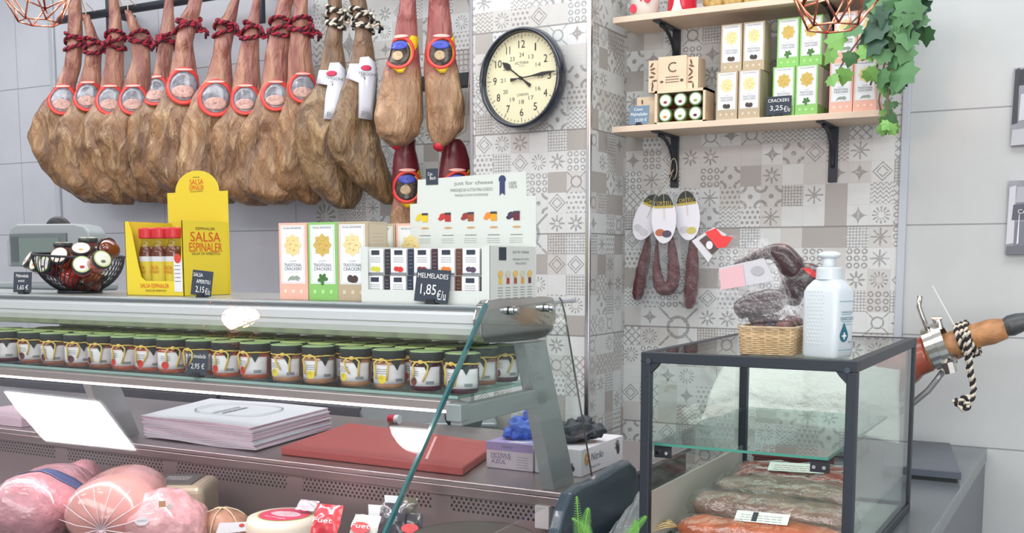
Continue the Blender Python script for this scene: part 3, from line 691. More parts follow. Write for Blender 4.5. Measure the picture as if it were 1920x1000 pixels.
# ---------------------------------------------------------------- wire pendant lamps
def pendant(u, v, Y, label, r1=.098, r2=.053, rot=0, on=True, c=None, glow=5):
    c = c or PY(u, v, Y); t = thing('pendant_lamp', label, 'lamp', tuple(c), 'geometric copper wire pendant lamps')
    A = [c+V((r1*math.cos(a), r1*math.sin(a), .03*(i % 2))) for i, a in enumerate([rot+math.pi/3*k for k in range(6)])]
    B = [c+V((r2*math.cos(a), r2*math.sin(a), -.062)) for a in [rot+math.pi/6+math.pi/3*k for k in range(6)]]
    D = [c+V((r2*.7*math.cos(a), r2*.7*math.sin(a), .15)) for a in [rot+math.pi/3*k for k in range(6)]]
    top = c+V((0,0,.2)); mb = MB(); E = []
    for k in range(6):
        n = (k+1) % 6; E += [(A[k], A[n]), (B[k], B[n]), (A[k], B[k]), (A[n], B[k]), (A[k], D[k]), (D[k], D[n]), (D[k], top)]
        if k % 2 == 0: E += [(A[k], c+V((0,0,.1)))]
    for a, b in E: mb.tube([a, b], .0024, 6)
    obj('wire_cage', mb, COPPER, t, smooth=True)
    sk = obj('socket', MB().lathe([(.018,.14),(.021,.15),(.021,.2),(.006,.21)], c, 16), mat('copper_socket', (190,110,90), .3, 1), t, smooth=True)
    obj('bulb', MB().lathe([(.004,.03),(.02,.045),(.03,.075),(.026,.1),(.014,.13),(.013,.14)], c, 16), mat('warm_bulb_glow_%d' % glow, (255,190,140), .3, emit=glow), t, smooth=True)
    obj('cord', MB().cyl(c+V((0,0,.2)), (c.x, c.y, 3.1), .003, 6), mat('red_fabric_cord', (150,60,60), .8), t)
    if on:
        l = bpy.data.lights.new('bulb_light', 'POINT'); l.energy = 3.2; l.color = (1,.42,.3); l.shadow_soft_size = .03
        o = bpy.data.objects.new('bulb_light', l); col.objects.link(o); o.location = c+V((0,0,.03)); o.location -= V(t.location); o.parent = t
pendant(1563, -4, 2.4, 'copper wire pendant lamp in front of the cracker shelf', rot=.45)
pendant(72, 2, 2.2, 'copper wire pendant lamp at the top left, in front of the leftmost hams', r1=.10, r2=.058, rot=.2)
# ---------------------------------------------------------------- ivy
iv = thing('hanging_ivy', 'green ivy trailing over the right end of the shelves', 'plant', tuple(PY(1680, 0, 3.2)))
LG = mat('ivy_leaf_green', (78,126,80), .55, var=.25, vs=9); LG2 = mat('ivy_leaf_bright', (116,170,86), .5, var=.15, vs=9); LG3 = mat('ivy_leaf_dark', (46,82,62), .5, var=.2, vs=9); STEM = mat('ivy_stem', (120,104,84), .7)
lshape = [(0,-.42),(.28,-.52),(.38,-.34),(.64,-.26),(.50,.0),(.56,.26),(.30,.30),(.14,.52),(0,.68),(-.14,.52),(-.30,.30),(-.56,.26),(-.50,.0),(-.64,-.26),(-.38,-.34),(-.28,-.52)]
def leaf(mb, p, size, ang, tx, tz):
    R = Matrix.Rotation(tz, 3, 'Z') @ Matrix.Rotation(tx, 3, 'X') @ Matrix.Rotation(ang, 3, 'Y')
    vs = [V(p)+R @ V((x*size, .12*size*(abs(x)+abs(y)*.4), y*size)) for x, y in lshape]+[V(p)]
    n = len(lshape); mb.add(vs, [(i, (i+1) % n, n) for i in range(n)])
rr = random.Random(11); ml = [MB(), MB(), MB()]; stems = MB()
vines = [[(1700,-30),(1690,60),(1672,130),(1664,190),(1668,245)], [(1690,-30),(1672,60),(1650,110),(1632,160)], [(1670,-30),(1625,55),(1585,110),(1563,150)], [(1710,-30),(1705,50),(1698,110),(1690,150)], [(1655,-30),(1610,30),(1570,70)], [(1680,-30),(1665,80),(1655,140),(1648,190),(1655,225)]]
for i, vn in enumerate(vines):
    Y = 3.12+.035*i; pts = [PY(u, v, Y) for u, v in vn]; stems.tube([V((pts[0].x, pts[0].y, 3.1))]+pts, .0028, 5)
def L_(u, v, s, k, Y=None): leaf(ml[k], PY(u, v, Y if Y else rr.uniform(3.1, 3.26)), s, rr.uniform(2.4, 3.9), rr.uniform(-.5,.5), rr.uniform(-.7,.7))
for i in range(95):
    u = rr.gauss(1683, 19); v = rr.uniform(-30, 70); L_(u, v, rr.uniform(.036,.058), rr.choice((0,0,2,2,0)))
for i in range(24):
    v = rr.uniform(60, 165); L_(1685+rr.gauss(0,14)-v*.05, v, rr.uniform(.03,.045), rr.choice((0,2,0)))
for i in range(22):
    v = rr.uniform(150, 250); L_(1664+rr.gauss(0,7), v, rr.uniform(.018,.028), rr.choice((0,1,0)))
for u, v, s, k in ((1556,103,.048,1),(1569,75,.052,1),(1560,150,.036,1),(1582,142,.044,1),(1594,110,.04,0),(1627,97,.05,1),(1655,104,.045,0),(1632,140,.042,1),(1652,146,.05,0),(1690,140,.075,0),(1640,55,.07,2),(1632,82,.075,2),(1702,70,.06,0),(1600,55,.045,0),(1662,30,.06,2),(1645,12,.05,0),(1705,20,.07,0),(1697,100,.05,0),(1680,165,.035,0),(1662,235,.03,1),(1672,243,.03,1),(1655,243,.03,1),(1648,18,.06,2)): L_(u, v, s, k, 3.1)
sm = obj('stems', stems, STEM, iv, smooth=True)
for m_, nm in zip((0,1,2), (LG, LG2, LG3)): obj('foliage', ml[m_], nm, iv, solid=.0006)
# ---------------------------------------------------------------- sausages hanging from the shelf bracket
SAUS = mat('cured_sausage', (100,44,50), .45, var=.55, vs=90, bump=.8, bs=120)
def sausage_pack(pts_px, rad, tagc, tagrot, bag, label, hang, Y=3.44, pic=((190,110,80),(90,80,100))):
    P = [PY(u, v, Y) for u, v in pts_px]; t = thing('sausage_pack', label, 'sausage', tuple(P[0]), 'sausage packs hanging from the shelf bracket')
    n = len(P); 
    fine = []
    for i in range(n-1):
        for k in range(6):
            t_ = k/6; p0 = P[max(i-1,0)]; p1 = P[i]; p2 = P[i+1]; p3 = P[min(i+2,n-1)]
            fine.append(.5*((2*p1)+(-p0+p2)*t_+(2*p0-5*p1+4*p2-p3)*t_*t_+(-p0+3*p1-3*p2+p3)*t_**3))
    fine.append(P[-1]); N = len(fine)
    mb = MB().tube(fine, [rad*max(.12, min(1, math.sin(math.pi*min(i/N*1.0+.02, .5)) if i < N*.5 else (1-((i/N-.5)*2)**4*.9)))*(1+.05*math.sin(i*1.7)) for i in range(N)], 12)
    obj('sausage', mb, SAUS, t, smooth=True)
    B = [PY(u, v, Y-rad-.006) for u, v in bag]
    def fn(a, b):
        tp = B[0].lerp(B[1], a); bt = B[3].lerp(B[2], a); p = tp.lerp(bt, b)
        q = pnoise(p*38)*.008; return p+V((0, q-.006*math.sin(math.pi*a), 0))
    bg = obj('clear_bag', MB().grid(fn, 22, 30), FILM, t, smooth=True)
    c = PY(tagc[0], tagc[1], Y-rad-.016); ax = V((math.cos(tagrot), 0, math.sin(tagrot))); F = Face(c, ax, V((-math.sin(tagrot), 0, math.cos(tagrot))))
    mb = MB(); F.disc(mb, 0, 0, .043, .080, n=36, t=.0008); tg = obj('tag', mb, mat('white_oval_tag', (228,228,236), .35), t)
    mb = MB(); pp = [(.042*math.cos(a)*.97, .082*math.sin(a)) for a in [math.pi*(.17+.66*i/12) for i in range(13)]]; F.poly(mb, pp, off=.0012); obj('tag_header', mb, mat('black_green_print', (44,52,46), .5), tg)
    mb = MB(); F.rect(mb, -.033, .036, .033, .044, off=.0014); obj('tag_stripe', mb, mat('gold_print', (190,170,80), .5), tg)
    lettering(F, tg, mat('gold_print', (190,170,80)), [('ORTEU', 0, .052, .05, .012)], off=.0018)
    mb = MB(); F.scribble(mb, -.022, .014, .048, 4, .011, .002, seed=int(tagc[0])); obj('small_print', mb, GREYINK, tg)
    for q, cl in enumerate(pic):
        mb = MB(); F.disc(mb, -.014+.024*q, -.044-.005*q, .017, .012, off=.0012+.0003*q, n=12); obj('food_picture', mb, mat('tag_picture_%d_%d' % (q, int(cl[0])), cl, .5), tg)
    obj('string', MB().tube([PY(*hang, YB-.03), F.at(0, .084, .001)], .0012, 4).tube([F.at(0,.084,.003), F.at(.003,.0,.006)], .0008, 4), TWINE, t)
HK = (1263, 318)
sausage_pack([(1218,432),(1212,470),(1204,510),(1197,545),(1195,563)], .021, (1213,408), -.42, [(1208,372),(1250,360),(1248,562),(1190,582)], 'sausage in a clear bag with a white tag, leftmost of the hanging three', HK, Y=3.46, pic=((200,200,206),(206,204,212)))
sausage_pack([(1232,440),(1231,490),(1233,520),(1240,540),(1256,540),(1263,520),(1262,490),(1258,440)], .0225, (1245,411), 0.02, [(1226,350),(1266,352),(1284,566),(1206,572)], 'folded sausage in a clear bag, middle of the hanging three', HK, Y=3.42)
sausage_pack([(1300,420),(1299,470),(1297,520),(1294,555),(1291,579)], .023, (1289,405), .1, [(1264,362),(1320,360),(1336,572),(1268,584)], 'straight dark sausage in a clear bag, rightmost of the hanging three', (1285,352), Y=3.45, pic=((200,150,90),(200,190,110)))
obj2 = thing('hanging_hook', 'black hook with twine hanging under the left shelf bracket', 'hook', (-1.302, YB-.02, 1.72))
q0 = PY(1263, 300, YB-.03); obj('twine_loop', MB().tube([q0+V((.012*math.sin(a), 0, -.03+.035*math.cos(a))) for a in [2*math.pi*i/16 for i in range(17)]], .0016, 5), TWINE, obj2)
obj('hook', MB().tube([V((-1.302, YB-.004, 1.72)), V((-1.302, YB-.03, 1.715)), V((-1.302, YB-.045, 1.73))], .005, 6), BLACKMET, obj2, smooth=True)
# ---------------------------------------------------------------- canvas photos on the right wall
for i, (za, zb) in enumerate(((1.778,1.998),(1.464,1.678))):
    t = thing('canvas_print', ('black and white canvas photo, upper one at the right edge', 'black and white canvas photo with a shop sign, lower one at the right edge')[i], 'picture', (-.12, YB-.02, za), 'canvas photos on the grey wall')
    cv = obj('canvas', MB().bb((-.269, YB-.022, za), (.05, YB-.005, zb)), mat('canvas_grey', (150,152,162), .6, var=.15, vs=12), t)
    F = Face((-.269, YB-.022, za), XA, ZA)
    if i == 0: shp = [((70,72,80), (0,.06,.015,.22)), ((205,206,214), (.018,.07,.05,.15)), ((60,62,70), (.012,.17,.06,.219)), ((188,190,198), (0,.0,.06,.05)), ((96,98,108), (.04,.05,.06,.17))]
    else: shp = [((205,207,214), (0.0,.03,.02,.2)), ((92,96,108), (.012,.10,.1,.15)), ((120,124,136), (.02,.0,.1,.1)), ((225,226,232), (.028,.03,.033,.12)), ((110,112,122), (0,0,.1,.03)), ((176,178,188), (.02,.15,.1,.2))]
    for k, (cl, (a, b, c2, d2)) in enumerate(shp):
        mb = MB(); F.poly(mb, [(a,b),(c2,b+.004),(c2,d2),(a+.003,d2-.005)], off=.0004+.0003*k); obj('picture_area', mb, mat('print_grey_%d' % cl[0], cl, .6), cv)
    if i == 1: lettering(F, cv, CHALK, [('CA', .040, .125, .024, .012)], off=.0035)
# ================================================================ refrigerated display counter
XL, XR = -4.4, -1.0
CT = 1.366
SST = mat('counter_steel', (176,166,168), .34, .85, var=.08, vs=5)
ctr = thing('display_counter', 'long steel refrigerated counter with sloped front glass and a polished end bracket', 'display counter', (-2.6, 2.0, 0))
obj('top_slab', MB().bb((XL, 1.702, CT-.008), (XR-.0, 2.10, CT)), mat('pale_counter_top', (176,182,186), .3, .3), ctr, bevel=.002)
prof = [(1.702,1.357),(1.698,1.348),(1.699,1.333),(1.704,1.331),(1.705,1.322),(1.712,1.310),(1.735,1.298),(1.79,1.291),(1.91,1.290),(1.975,1.325),(1.985,1.357)]
obj('top_rail', MB().prism([(XL, y, z) for y, z in prof], (XR-XL, 0, 0)), mat('rail_silver', (232,234,238), .3, .15), ctr)
# grooves on the rail are separate thin beads
br = obj('rail_bead', MB().bb((XL, 1.694, 1.3575), (XR, 1.702, 1.3635)), mat('rail_bead_grey', (140,150,156), .3, .7), ctr, bevel=.001)
# end bracket
cap = [PX(u, v, XR+.004) for u, v in ((907,573),(915,563),(932,560),(1025,556),(1038,558),(1043,568),(1043,600),(1038,618),(1025,632),(1005,638),(960,642),(910,644),(903,630),(901,600))]
cb = obj('end_bracket', MB().prism(cap, (-.018, 0, 0)), mat('polished_steel', (186,184,182), .14, 1), ctr, bevel=.004, bseg=3)
for u, v in ((957,582),(1023,577)):
    p = PX(u, v, XR+.005); obj('bolt', MB().cyl(p, p+V((.010,0,0)), .009, 12).cyl(p+V((.010,0,0)), p+V((.018,0,0)), .006, 12), mat('chrome', (220,220,222), .1, 1), cb, bevel=.0015)
# glass panes
GT, GB = V((0, 1.692, 1.366)), V((0, 1.290, .925))
gd_ = (GB-GT).normalized(); gn = V((0, gd_.z, -gd_.y))   # pane direction and normal
gn = V((0, -abs(gn.y), abs(gn.z)))
FG = glass('front_glass', (252,253,253), 0.0, 1.42)
obj('front_pane', MB().prism([V((XL,0,0))+GT, V((XR+.012,0,0))+GT, V((XR+.012,0,0))+GB, V((XL,0,0))+GB], gn*.007), FG, ctr)
e0, e1 = V((XR+.012,0,0))+GT, V((XR+.012,0,0))+GB
obj('pane_edge', MB().prism([e0, e1, e1+gn*.009, e0+gn*.009], (.0055, 0, 0)), mat('teal_pane_edge', (52,104,108), .08, coat=1), ctr)
ep = [(GT.y+.02, GT.z-.01), (2.004, 1.366), (2.02, 1.34), (2.165, .95), (1.32, .925)]
obj('end_pane', MB().prism([(XR+.008, y, z) for y, z in ep], (.005, 0, 0)), glass('end_glass', (250,253,252), 0, 1.35), ctr)
q = [V((XR+.0105, y, z)) for y, z in ((1.995,1.372),(2.006,1.365),(2.022,1.335),(2.165,.96))]
obj('end_pane_edge', MB().tube(q, .0022, 6), mat('pane_edge_grey', (120,124,120), .2), ctr, smooth=True)
# glass shelf and its light
sg = obj('glass_shelf', MB().bb((XL, 1.662, 1.196), (XR-.03, 1.955, 1.202)), glass('shelf_glass', (215,238,232), 0, 1.5), ctr)
obj('shelf_edge', MB().bb((XL, 1.6605, 1.196), (XR-.03, 1.662, 1.202)), mat('shelf_edge_green', (150,182,176), .2), sg)
obj('shelf_rail', MB().bb((XL, 1.634, 1.178), (XR-.03, 1.672, 1.195)), mat('rail_pinkish', (176,164,164), .35, .6), ctr, bevel=.002)
obj('light_strip', MB().bb((XL, 1.6335, 1.1735), (XR-.03, 1.650, 1.1775)), mat('strip_light_glow', (255,236,238), .4, emit=4), ctr)
obj('shelf_arm', MB().bb((XR-.028, 1.632, 1.152), (XR-.004, 1.97, 1.188)).bb((XR-.034, 1.626, 1.160), (XR-.002, 1.655, 1.192)), GREYMET, ctr, bevel=.002)
def post(x, w=.03):
    a = [(1.875,1.285),(1.965,1.285),(2.105,.966),(2.02,.925)]
    return obj('post', MB().prism([(x-w, y, z) for y, z in a], (w, 0, 0)), GREYMET, ctr, bevel=.003)
post(XR-.004); post(PY(240, 838, 2.06).x)
obj('post_foot', MB().bb((XR-.036, 1.975, .885), (XR-.002, 2.02, .935)), mat('foot_plastic', (200,196,198), .4), ctr, bevel=.002)
# worktop behind the well
WZ = .965; WY = 1.985
wt = obj('worktop', MB().bb((XL, WY, WZ-.012), (-.932, 2.66, WZ)), SST, ctr, bevel=.002)
obj('worktop_lip', MB().bb((XL, WY+.003, WZ-.034), (-.932, WY+.05, WZ-.013)), mat('lip_steel', (160,146,148), .35, .8), ctr, bevel=.002)
m, b = new_nodes('perforated_steel', .35); P = xyz()
b.inputs['Metallic'].default_value = .8
X_ = P[0]/.0125+800.0; Z_ = (P[2]-.0)/.0085+100.0; off = (Z_.fl()*.5).fr(); hx = (X_+off).fr()-.5; hz = (Z_.fr()-.5)*.68
hole = ((hx*hx+hz*hz).sq() < .26)*(P[2] > .8925)*(P[2] < .9265)
seg = ((P[0]/.42)+30.0).fr(); hole = hole*(seg < .88)
c = mixc(hole, srgb(164,150,152), srgb(46,42,46)); m.node_tree.links.new(c, b.inputs['Base Color'])
m.node_tree.links.new((0.8-hole*.8).x, b.inputs['Metallic'])
obj('perforated_panel', MB().prism([(XL, 2.0, .931), (XL, 1.990, .80), (XL, 2.01, .80), (XL, 2.02, .931)], (-.94-XL, 0, 0)), m, ctr)
obj('well_floor', MB().bb((XL, 1.262, .785), (-.932, 2.0, .80)), SST, ctr)
obj('cabinet_body', MB().bb((XL, 1.28, 0.0), (-.94, 2.0, .78)).bb((XL, 2.02, 0), (-.94, 2.64, .95)), mat('dark_cabinet', (74,80,88), .4), ctr)
obj('bottom_rail', MB().bb((XL, 1.262, .80), (-.94, 1.285, .93)), SST, ctr, bevel=.003)
# moulded end panel
px = -.90
out = [(1.27,.80),(1.30,.915),(1.42,.945),(1.62,.966),(1.90,.985),(1.955,1.0),(2.20,1.012),(2.235,1.0),(2.245,.96),(2.25,0),(1.27,0)]
out = [PX(1050,1000,px), PX(1060,960,px), PX(1073,925,px), PX(1092,911,px), PX(1120,900,px), PX(1165,872,px), PX(1182,864,px), PX(1194,876,px), PX(1199,900,px)]
out = [(p.y, p.z) for p in out]; out = [(1.26, 0), (1.26, .80)]+[(max(1.27, y), z) for y, z in out]+[(2.26, 0)]
obj('moulded_end', MB().prism([(px, y, z) for y, z in out], (-.028, 0, 0)), mat('dark_slate_plastic', (62,76,88), .3, coat=.4), ctr, bevel=.008, bseg=3)
# ---------------------------------------------------------------- jars on the glass shelf
ZJ = 1.2035
CLOTH = mat('dark_cloth', (50,58,58), .8); CLOTHG = mat('green_cloth_top', (160,190,132), .7); CLOTH_LIT = mat('lit_cloth_top', (206,228,150), .65)
RIB = mat('yellow_ribbon', (226,196,104), .75); JL = mat('jar_label_paper', (226,226,230), .5)
def jar_proto(kind):
    jamc, frc = {'fig': ((150,92,74),(90,50,60)), 'tomato': ((180,92,72),(200,60,44)), 'lemon': ((182,134,104),(220,200,60)), 'berry': ((136,84,74),(110,60,54))}[kind]
    t = thing('jam_jar', 'x', 'jar', (0,0,0))
    obj('jam_body', MB().lathe([(.020,0),(.0285,.002),(.0305,.010),(.0305,.046),(.028,.053),(.0255,.057)], (0,0,0), 24), mat('jam_'+kind, jamc, .12, coat=.8, var=.2, vs=50), t, smooth=True)
    cl = obj('cloth_cover', MB().lathe([(.0285,.0555),(.032,.058),(.0318,.070),(.033,.0735),(.030,.0745)], (0,0,0), 32, wob=lambda a, k: 1+.03*math.sin(8*a)), CLOTH, t, smooth=True)
    obj('cloth_top', MB().lathe([(.0318,.0742),(.0295,.0757),(.001,.0762)], (0,0,0), 32, wob=lambda a, k: 1+.05*math.sin(8*a)), CLOTHG, cl)
    R = .0312
    def cy(a, z, r=R): return V((r*math.sin(a), -r*math.cos(a), z))
    vs = MB().grid(lambda a, b_: cy(-1.35+2.7*a, .011+.036*b_), 16, 3); lb = obj('label', vs, JL, t, solid=.0004, smooth=True)
    mb = MB(); 
    for j in range(3): mb.grid(lambda a, b_, j=j: cy(-.85+.75*a, .038-.004*j+.0012*b_, R+.0005), 5, 1)
    obj('label_print', mb, GREYINK, lb)
    mb = MB(); mb.grid(lambda a, b_: cy(.35+.5*a, .0145+.006*b_, R+.0005), 8, 1); obj('label_code', mb, GREYINK, lb)
    mb = MB(); n = 14; mb.add([cy(-.5+.28*math.cos(2*math.pi*i/n), .0195+.0085*math.sin(2*math.pi*i/n), R+.0006) for i in range(n)], [tuple(range(n))]); obj('fruit_picture', mb, mat('fruit_print_'+kind, frc, .5, var=.3, vs=150), lb)
    mb = MB(); mb.add([cy(.05, .056, .0318), cy(.85, .056, .0318), cy(.62, .046, .0322), cy(.45, .036, .0328), cy(.28, .046, .0322)], [(0,4,3,2,1)]); obj('cloth_point', mb, CLOTH, cl, solid=.0006)
    rb = obj('ribbon', MB().tube([cy(2*math.pi*i/24, .0565+.0006*math.sin(i), .0315) for i in range(25)], .0016, 5), RIB, t, smooth=True)
    mb = MB(); a0 = rr.uniform(-.5,.3)
    for sgn in (-1, 1):
        mb.tube([cy(a0, .0565, .033), cy(a0+.25*sgn, .0565, .036), cy(a0+.42*sgn, .050, .037), cy(a0+.38*sgn, .038, .036), cy(a0+rr.uniform(.1,.6)*sgn, rr.uniform(.014,.028), .035)], .0021, 5)
    mb.ell(cy(a0, .0565, .0335), (.0055,.004,.0045), 8, 6); obj('bow', mb, RIB, rb, smooth=True)
    return t
KND = ['tomato', 'lemon', 'fig', 'berry']
JP = {}
for k in KND: JP[k] = [jar_proto(k), jar_proto(k)]
usedj = set()
front_px = [868, 799, 730, 667, 598, 540, 479, 427, 378, 325, 281, 238, 193, 150, 106, 62, 18, -26]
fk = ['berry','berry','lemon','lemon','lemon','lemon','tomato','tomato','tomato','tomato','tomato','tomato','fig','fig','fig','fig','berry','berry']
rows_ = [(1.695, 0), (1.763, 1), (1.832, 2), (1.900, 3)]
RN = ['front', 'second', 'third', 'back']
for yr, ri in rows_:
    xs = []
    if ri == 0:
        xs = [PY(u, 700, yr).x for u in front_px]
        # keep the jars from touching
        for i in range(1, len(xs)): xs[i] = min(xs[i], xs[i-1]-.0675)
    else:
        x = -1.098+(.0 if ri == 1 else .01*ri)-(.034 if ri in (1,) else 0)
        n = 0
        while n < 19: xs.append(x); x -= .0695+rr.uniform(0,.004); n += 1
    for i, x in enumerate(xs):
        kd = fk[i] if ri == 0 else KND[(i*3+ri) % 4]; v_ = (i+ri) % 2
        o = JP[kd][v_]
        if (kd, v_) in usedj: o = copy_tree(o)
        usedj.add((kd, v_))
        o.location = (x, yr+rr.uniform(-.002,.002), ZJ); o.rotation_euler.z = rr.uniform(-.35,.3)+.5
        o['label'] = f'jam jar under green cloth, {ORD[i]} from the right in the {RN[ri]} row'; o['group'] = 'jam jars on the glass shelf'
        if (ri in (1,2)):
            for ch in o.children:
                if ch.name.startswith('cloth_cover'):
                    for g in ch.children:
                        if g.name.startswith('cloth_top'):
                            if g.data.users > 1 and g.data.materials[0] is not CLOTH_LIT:
                                g.data = g.data.copy(); g.data.materials.clear(); g.data.materials.append(CLOTH_LIT)  # inner rows: brighter copy of the green cloth, light put into its colour
for k in KND:
    for v_ in (0, 1):
        if (k, v_) not in usedj:
            for c2 in list(JP[k][v_].children_recursive)+[JP[k][v_]]: bpy.data.objects.remove(c2)
sb_ = PY(372, 700, 1.662); sign('price_sign', V((sb_.x, 1.655, 1.2035)), .058, .052, [('Melmelada', .5, .78, .84, .17), ('2,95 €', .55, .36, .66, .26)], 'slate sign for jam at 2,95 on the glass shelf edge', tilt=-.15)
# point of the warm glare below the top rail, no lamp built here
pl = PY(462, 602, 1.90)
# ---------------------------------------------------------------- things on the counter top
sign('price_sign', V((PY(44,545,1.74).x, 1.735, CT)), .066, .050, [('Melmelada', .5, .82, .7, .17), ('mini', .45, .57, .34, .12), ('1,65 €', .55, .24, .6, .26)], 'slate sign for mini jam at 1,65 in front of the wire bowl', tilt=-.1)
sign('price_sign', V((PY(394,553,1.80).x, 1.77, CT)), .062, .056, [('SALSA', .3, .82, .46, .15), ('APERITIU', .58, .56, .68, .15), ('2,15', .45, .23, .42, .28), ('€/u', .83, .2, .22, .26)], 'slate sign for aperitif sauce at 2,15 by the yellow box', roll=-.08, tilt=-.1)
sign('price_sign', V((PY(797,566,1.69).x, 1.708, CT)), .076, .062, [('MELMELADES', .5, .8, .9, .15), ('1,85', .4, .36, .46, .36), ('€/u', .8, .24, .26, .3)], 'slate sign for jams at 1,85 leaning on the white display box', roll=-.06, tilt=-.12)
# cracker cartons on the counter
names = ['pink', 'green', 'beige']
for kd, u0, u1 in (('pink',522,578), ('green',578,633), ('beige',633,690)):
    xm = (PY(u0,500,1.762).x+PY(u1,500,1.762).x)/2
    carton(kd, xm, 1.762, CT, f'{kd} banded cracker carton standing on the counter top', 'cracker cartons on the counter')
for j, xm in enumerate((-1.374, -1.296)):
    carton(('beige','pink')[j], xm, 1.905, CT, ('beige banded carton standing behind the front three cartons on the counter', 'pink banded carton behind the others, beside the white display box')[j], 'cracker cartons on the counter')
# ---- yellow sauce display
YEL = mat('yellow_card', (226,204,52), .5); ORG = mat('orange_red_print', (214,84,34), .5); BRN = mat('brown_print', (96,80,40), .6)
y0 = 1.80; xa, xb = PY(238,550,y0).x, PY(345,550,y0).x; y1 = PX(430,553,xb).y; zt = PY(345,413,y0).z
sd = thing('sauce_display', 'yellow card display box with arched header holding sauce bottles', 'display box', ((xa+xb)/2, y0, CT))
w_ = xb-xa; hh = zt-CT; tk = .0015
fr_ = [(0,0),(w_,0),(w_,hh),(w_-.001,hh),(w_-.004,hh*.62),(w_-.010,hh*.28),(w_-.022,hh*.2),(w_*.34,hh*.2),(w_*.27,hh*.25),(w_*.22,hh*.42),(w_*.12,hh*.88),(w_*.06,hh),(0,hh)]
obj('front_panel', MB().prism([(xa+a, y0, CT+b_) for a, b_ in fr_], (0, tk, 0)), YEL, sd)
sp2 = obj('side_panel', MB().bb((xb-tk, y0, CT), (xb, y1, zt)), YEL, sd); obj('far_side_panel', MB().bb((xa, y0, CT), (xa+tk, y1, zt)), YEL, sd)
obj('base_panel', MB().bb((xa, y0, CT), (xb, y1, CT+.001)), YEL, sd)
hz = PX(345,320,xb).z
xs0, xs1 = PY(315,410,y1).x, PY(428,410,y1).x; hb = PY(320,345,y1).z; ht = PY(368,320,y1).z; r_ = (xs1-xs0)*.36; mx0 = (xs0+xs1)/2
hd = [(xs0, CT), (xs1, CT), (xs1, hb+.013-.02)]+[(mx0+r_*math.cos(a)*1.0, (hb-.008)+(ht-hb+.008)*math.sin(a)) for a in [math.pi*i/24 for i in range(25)]]+[(xs0, hb+.013-.02)]
hz0 = PY(320,362,y1).z; hd = [(xs0, CT), (xs1, CT), (xs1, hz0)]+[(mx0+r_*math.cos(math.pi*i/24), hz0+(ht-hz0)*math.sin(math.pi*i/24)) for i in range(25)]+[(xs0, hz0)]
hp = obj('header_panel', MB().prism([(x, y1, z) for x, z in hd], (0, tk, 0)), YEL, sd)
F = Face((mx0, y1, hz0), XA, ZA); lettering(F, hp, ORG, [('SALSA', 0, .024, .045, .0125), ('ESPINALER', 0, .010, .048, .0115)]); lettering(F, hp, BRN, [('SALSA DE APERITIVO', 0, .001, .042, .0035), ('ESPINALER', 0, .035, .022, .003)])
F = Face((xb, y0, CT), YA, ZA); dp = y1-y0; lettering(F, sp2, ORG, [('SALSA', dp*.5, hh*.79, dp*.66, hh*.13), ('ESPINALER', dp*.5, hh*.65, dp*.72, hh*.12)]); lettering(F, sp2, BRN, [('SALSA DE APERITIVO', dp*.5, hh*.565, dp*.62, hh*.035), ('ESPINALER', dp*.5, hh*.9, dp*.42, hh*.035)])
F = Face((xa, y0, CT), XA, ZA); fp2 = sd.children[0]; lettering(F, fp2, ORG, [('SALSA ESPINALER', w_*.5, hh*.135, w_*.5, hh*.055)]); lettering(F, fp2, BRN, [('SALSA DE APERITIVO', w_*.52, hh*.07, w_*.36, hh*.03)])
mb = MB(); F.rect(mb, w_*.845, hh*.06, w_*.985, hh*.5, off=.0006); wl = obj('white_label', mb, JL, fp2); mb = MB(); F.disc(mb, w_*.915, hh*.5, w_*.06, off=.001, n=14); obj('seal', mb, mat('red_seal', (205,70,60), .5), wl)
mb = MB(); F.scribble(mb, w_*.86, hh*.40, w_*.1, 5, .009, .002, seed=4, off=.0012); obj('small_print', mb, GREYINK, wl)
obj('window_film', MB().bb((xa+w_*.06, y0+.003, CT+hh*.2), (xb-.003, y0+.0035, zt-.002)), glass('clear_window', (252,252,252), 0, 1.3), sd)
REDCAP = mat('red_cap', (216,40,52), .35)
for i, (u, yy) in enumerate(((262, 1.835), (288, 1.832), (314, 1.83))):
    x = PY(u, 500, yy).x; x = xa+.036+i*.0465
    if i == 0: bt0 = t = thing('sauce_bottle', 'x', 'bottle', (x, yy, CT+.0015))
    if i == 0:
        L = base_loc(t); zb = CT+.0015
        obj('glass_body', MB().lathe([(.018,0),(.0205,.003),(.0205,.10),(.017,.115),(.0145,.122),(.0145,.135)], (x, yy, zb), 20), glass('bottle_glass', (238,240,238), 0, 1.45), t, smooth=True)
        obj('sauce', MB().lathe([(.017,.002),(.0195,.004),(.0195,.098),(.016,.113)], (x, yy, zb), 20), mat('brown_red_sauce', (126,56,34), .15, coat=.5), t, smooth=True)
        cpn = obj('cap', MB().lathe([(.0185,.132),(.0195,.134),(.0195,.154),(.017,.157)], (x, yy, zb), 24), REDCAP, t, smooth=False, bevel=.0006)
        lbm = MB().grid(lambda a, b_: V((x+.0212*math.sin(-1.3+2.6*a), yy-.0212*math.cos(-1.3+2.6*a), zb+.018+.060*b_)), 12, 2); lb2 = obj('label', lbm, YEL, t, solid=.0004)
        lbm = MB().grid(lambda a, b_: V((x+.0215*math.sin(-1.3+2.6*a), yy-.0215*math.cos(-1.3+2.6*a), zb+.078+.012*b_)), 12, 1); obj('label_top', lbm, JL, lb2, solid=.0004)
        F = Face((x, yy-.0220, zb), XA, ZA); lettering(F, lb2, ORG, [('SALSA', 0, .064, .026, .0085), ('ESPINALER', 0, .054, .028, .007)])
    else:
        t = copy_tree(bt0); t.location = (x, yy, CT+.0015)
    t['label'] = f'{gd[i]} sauce bottle with red cap inside the yellow display box'; t['group'] = 'sauce bottles in the yellow display'
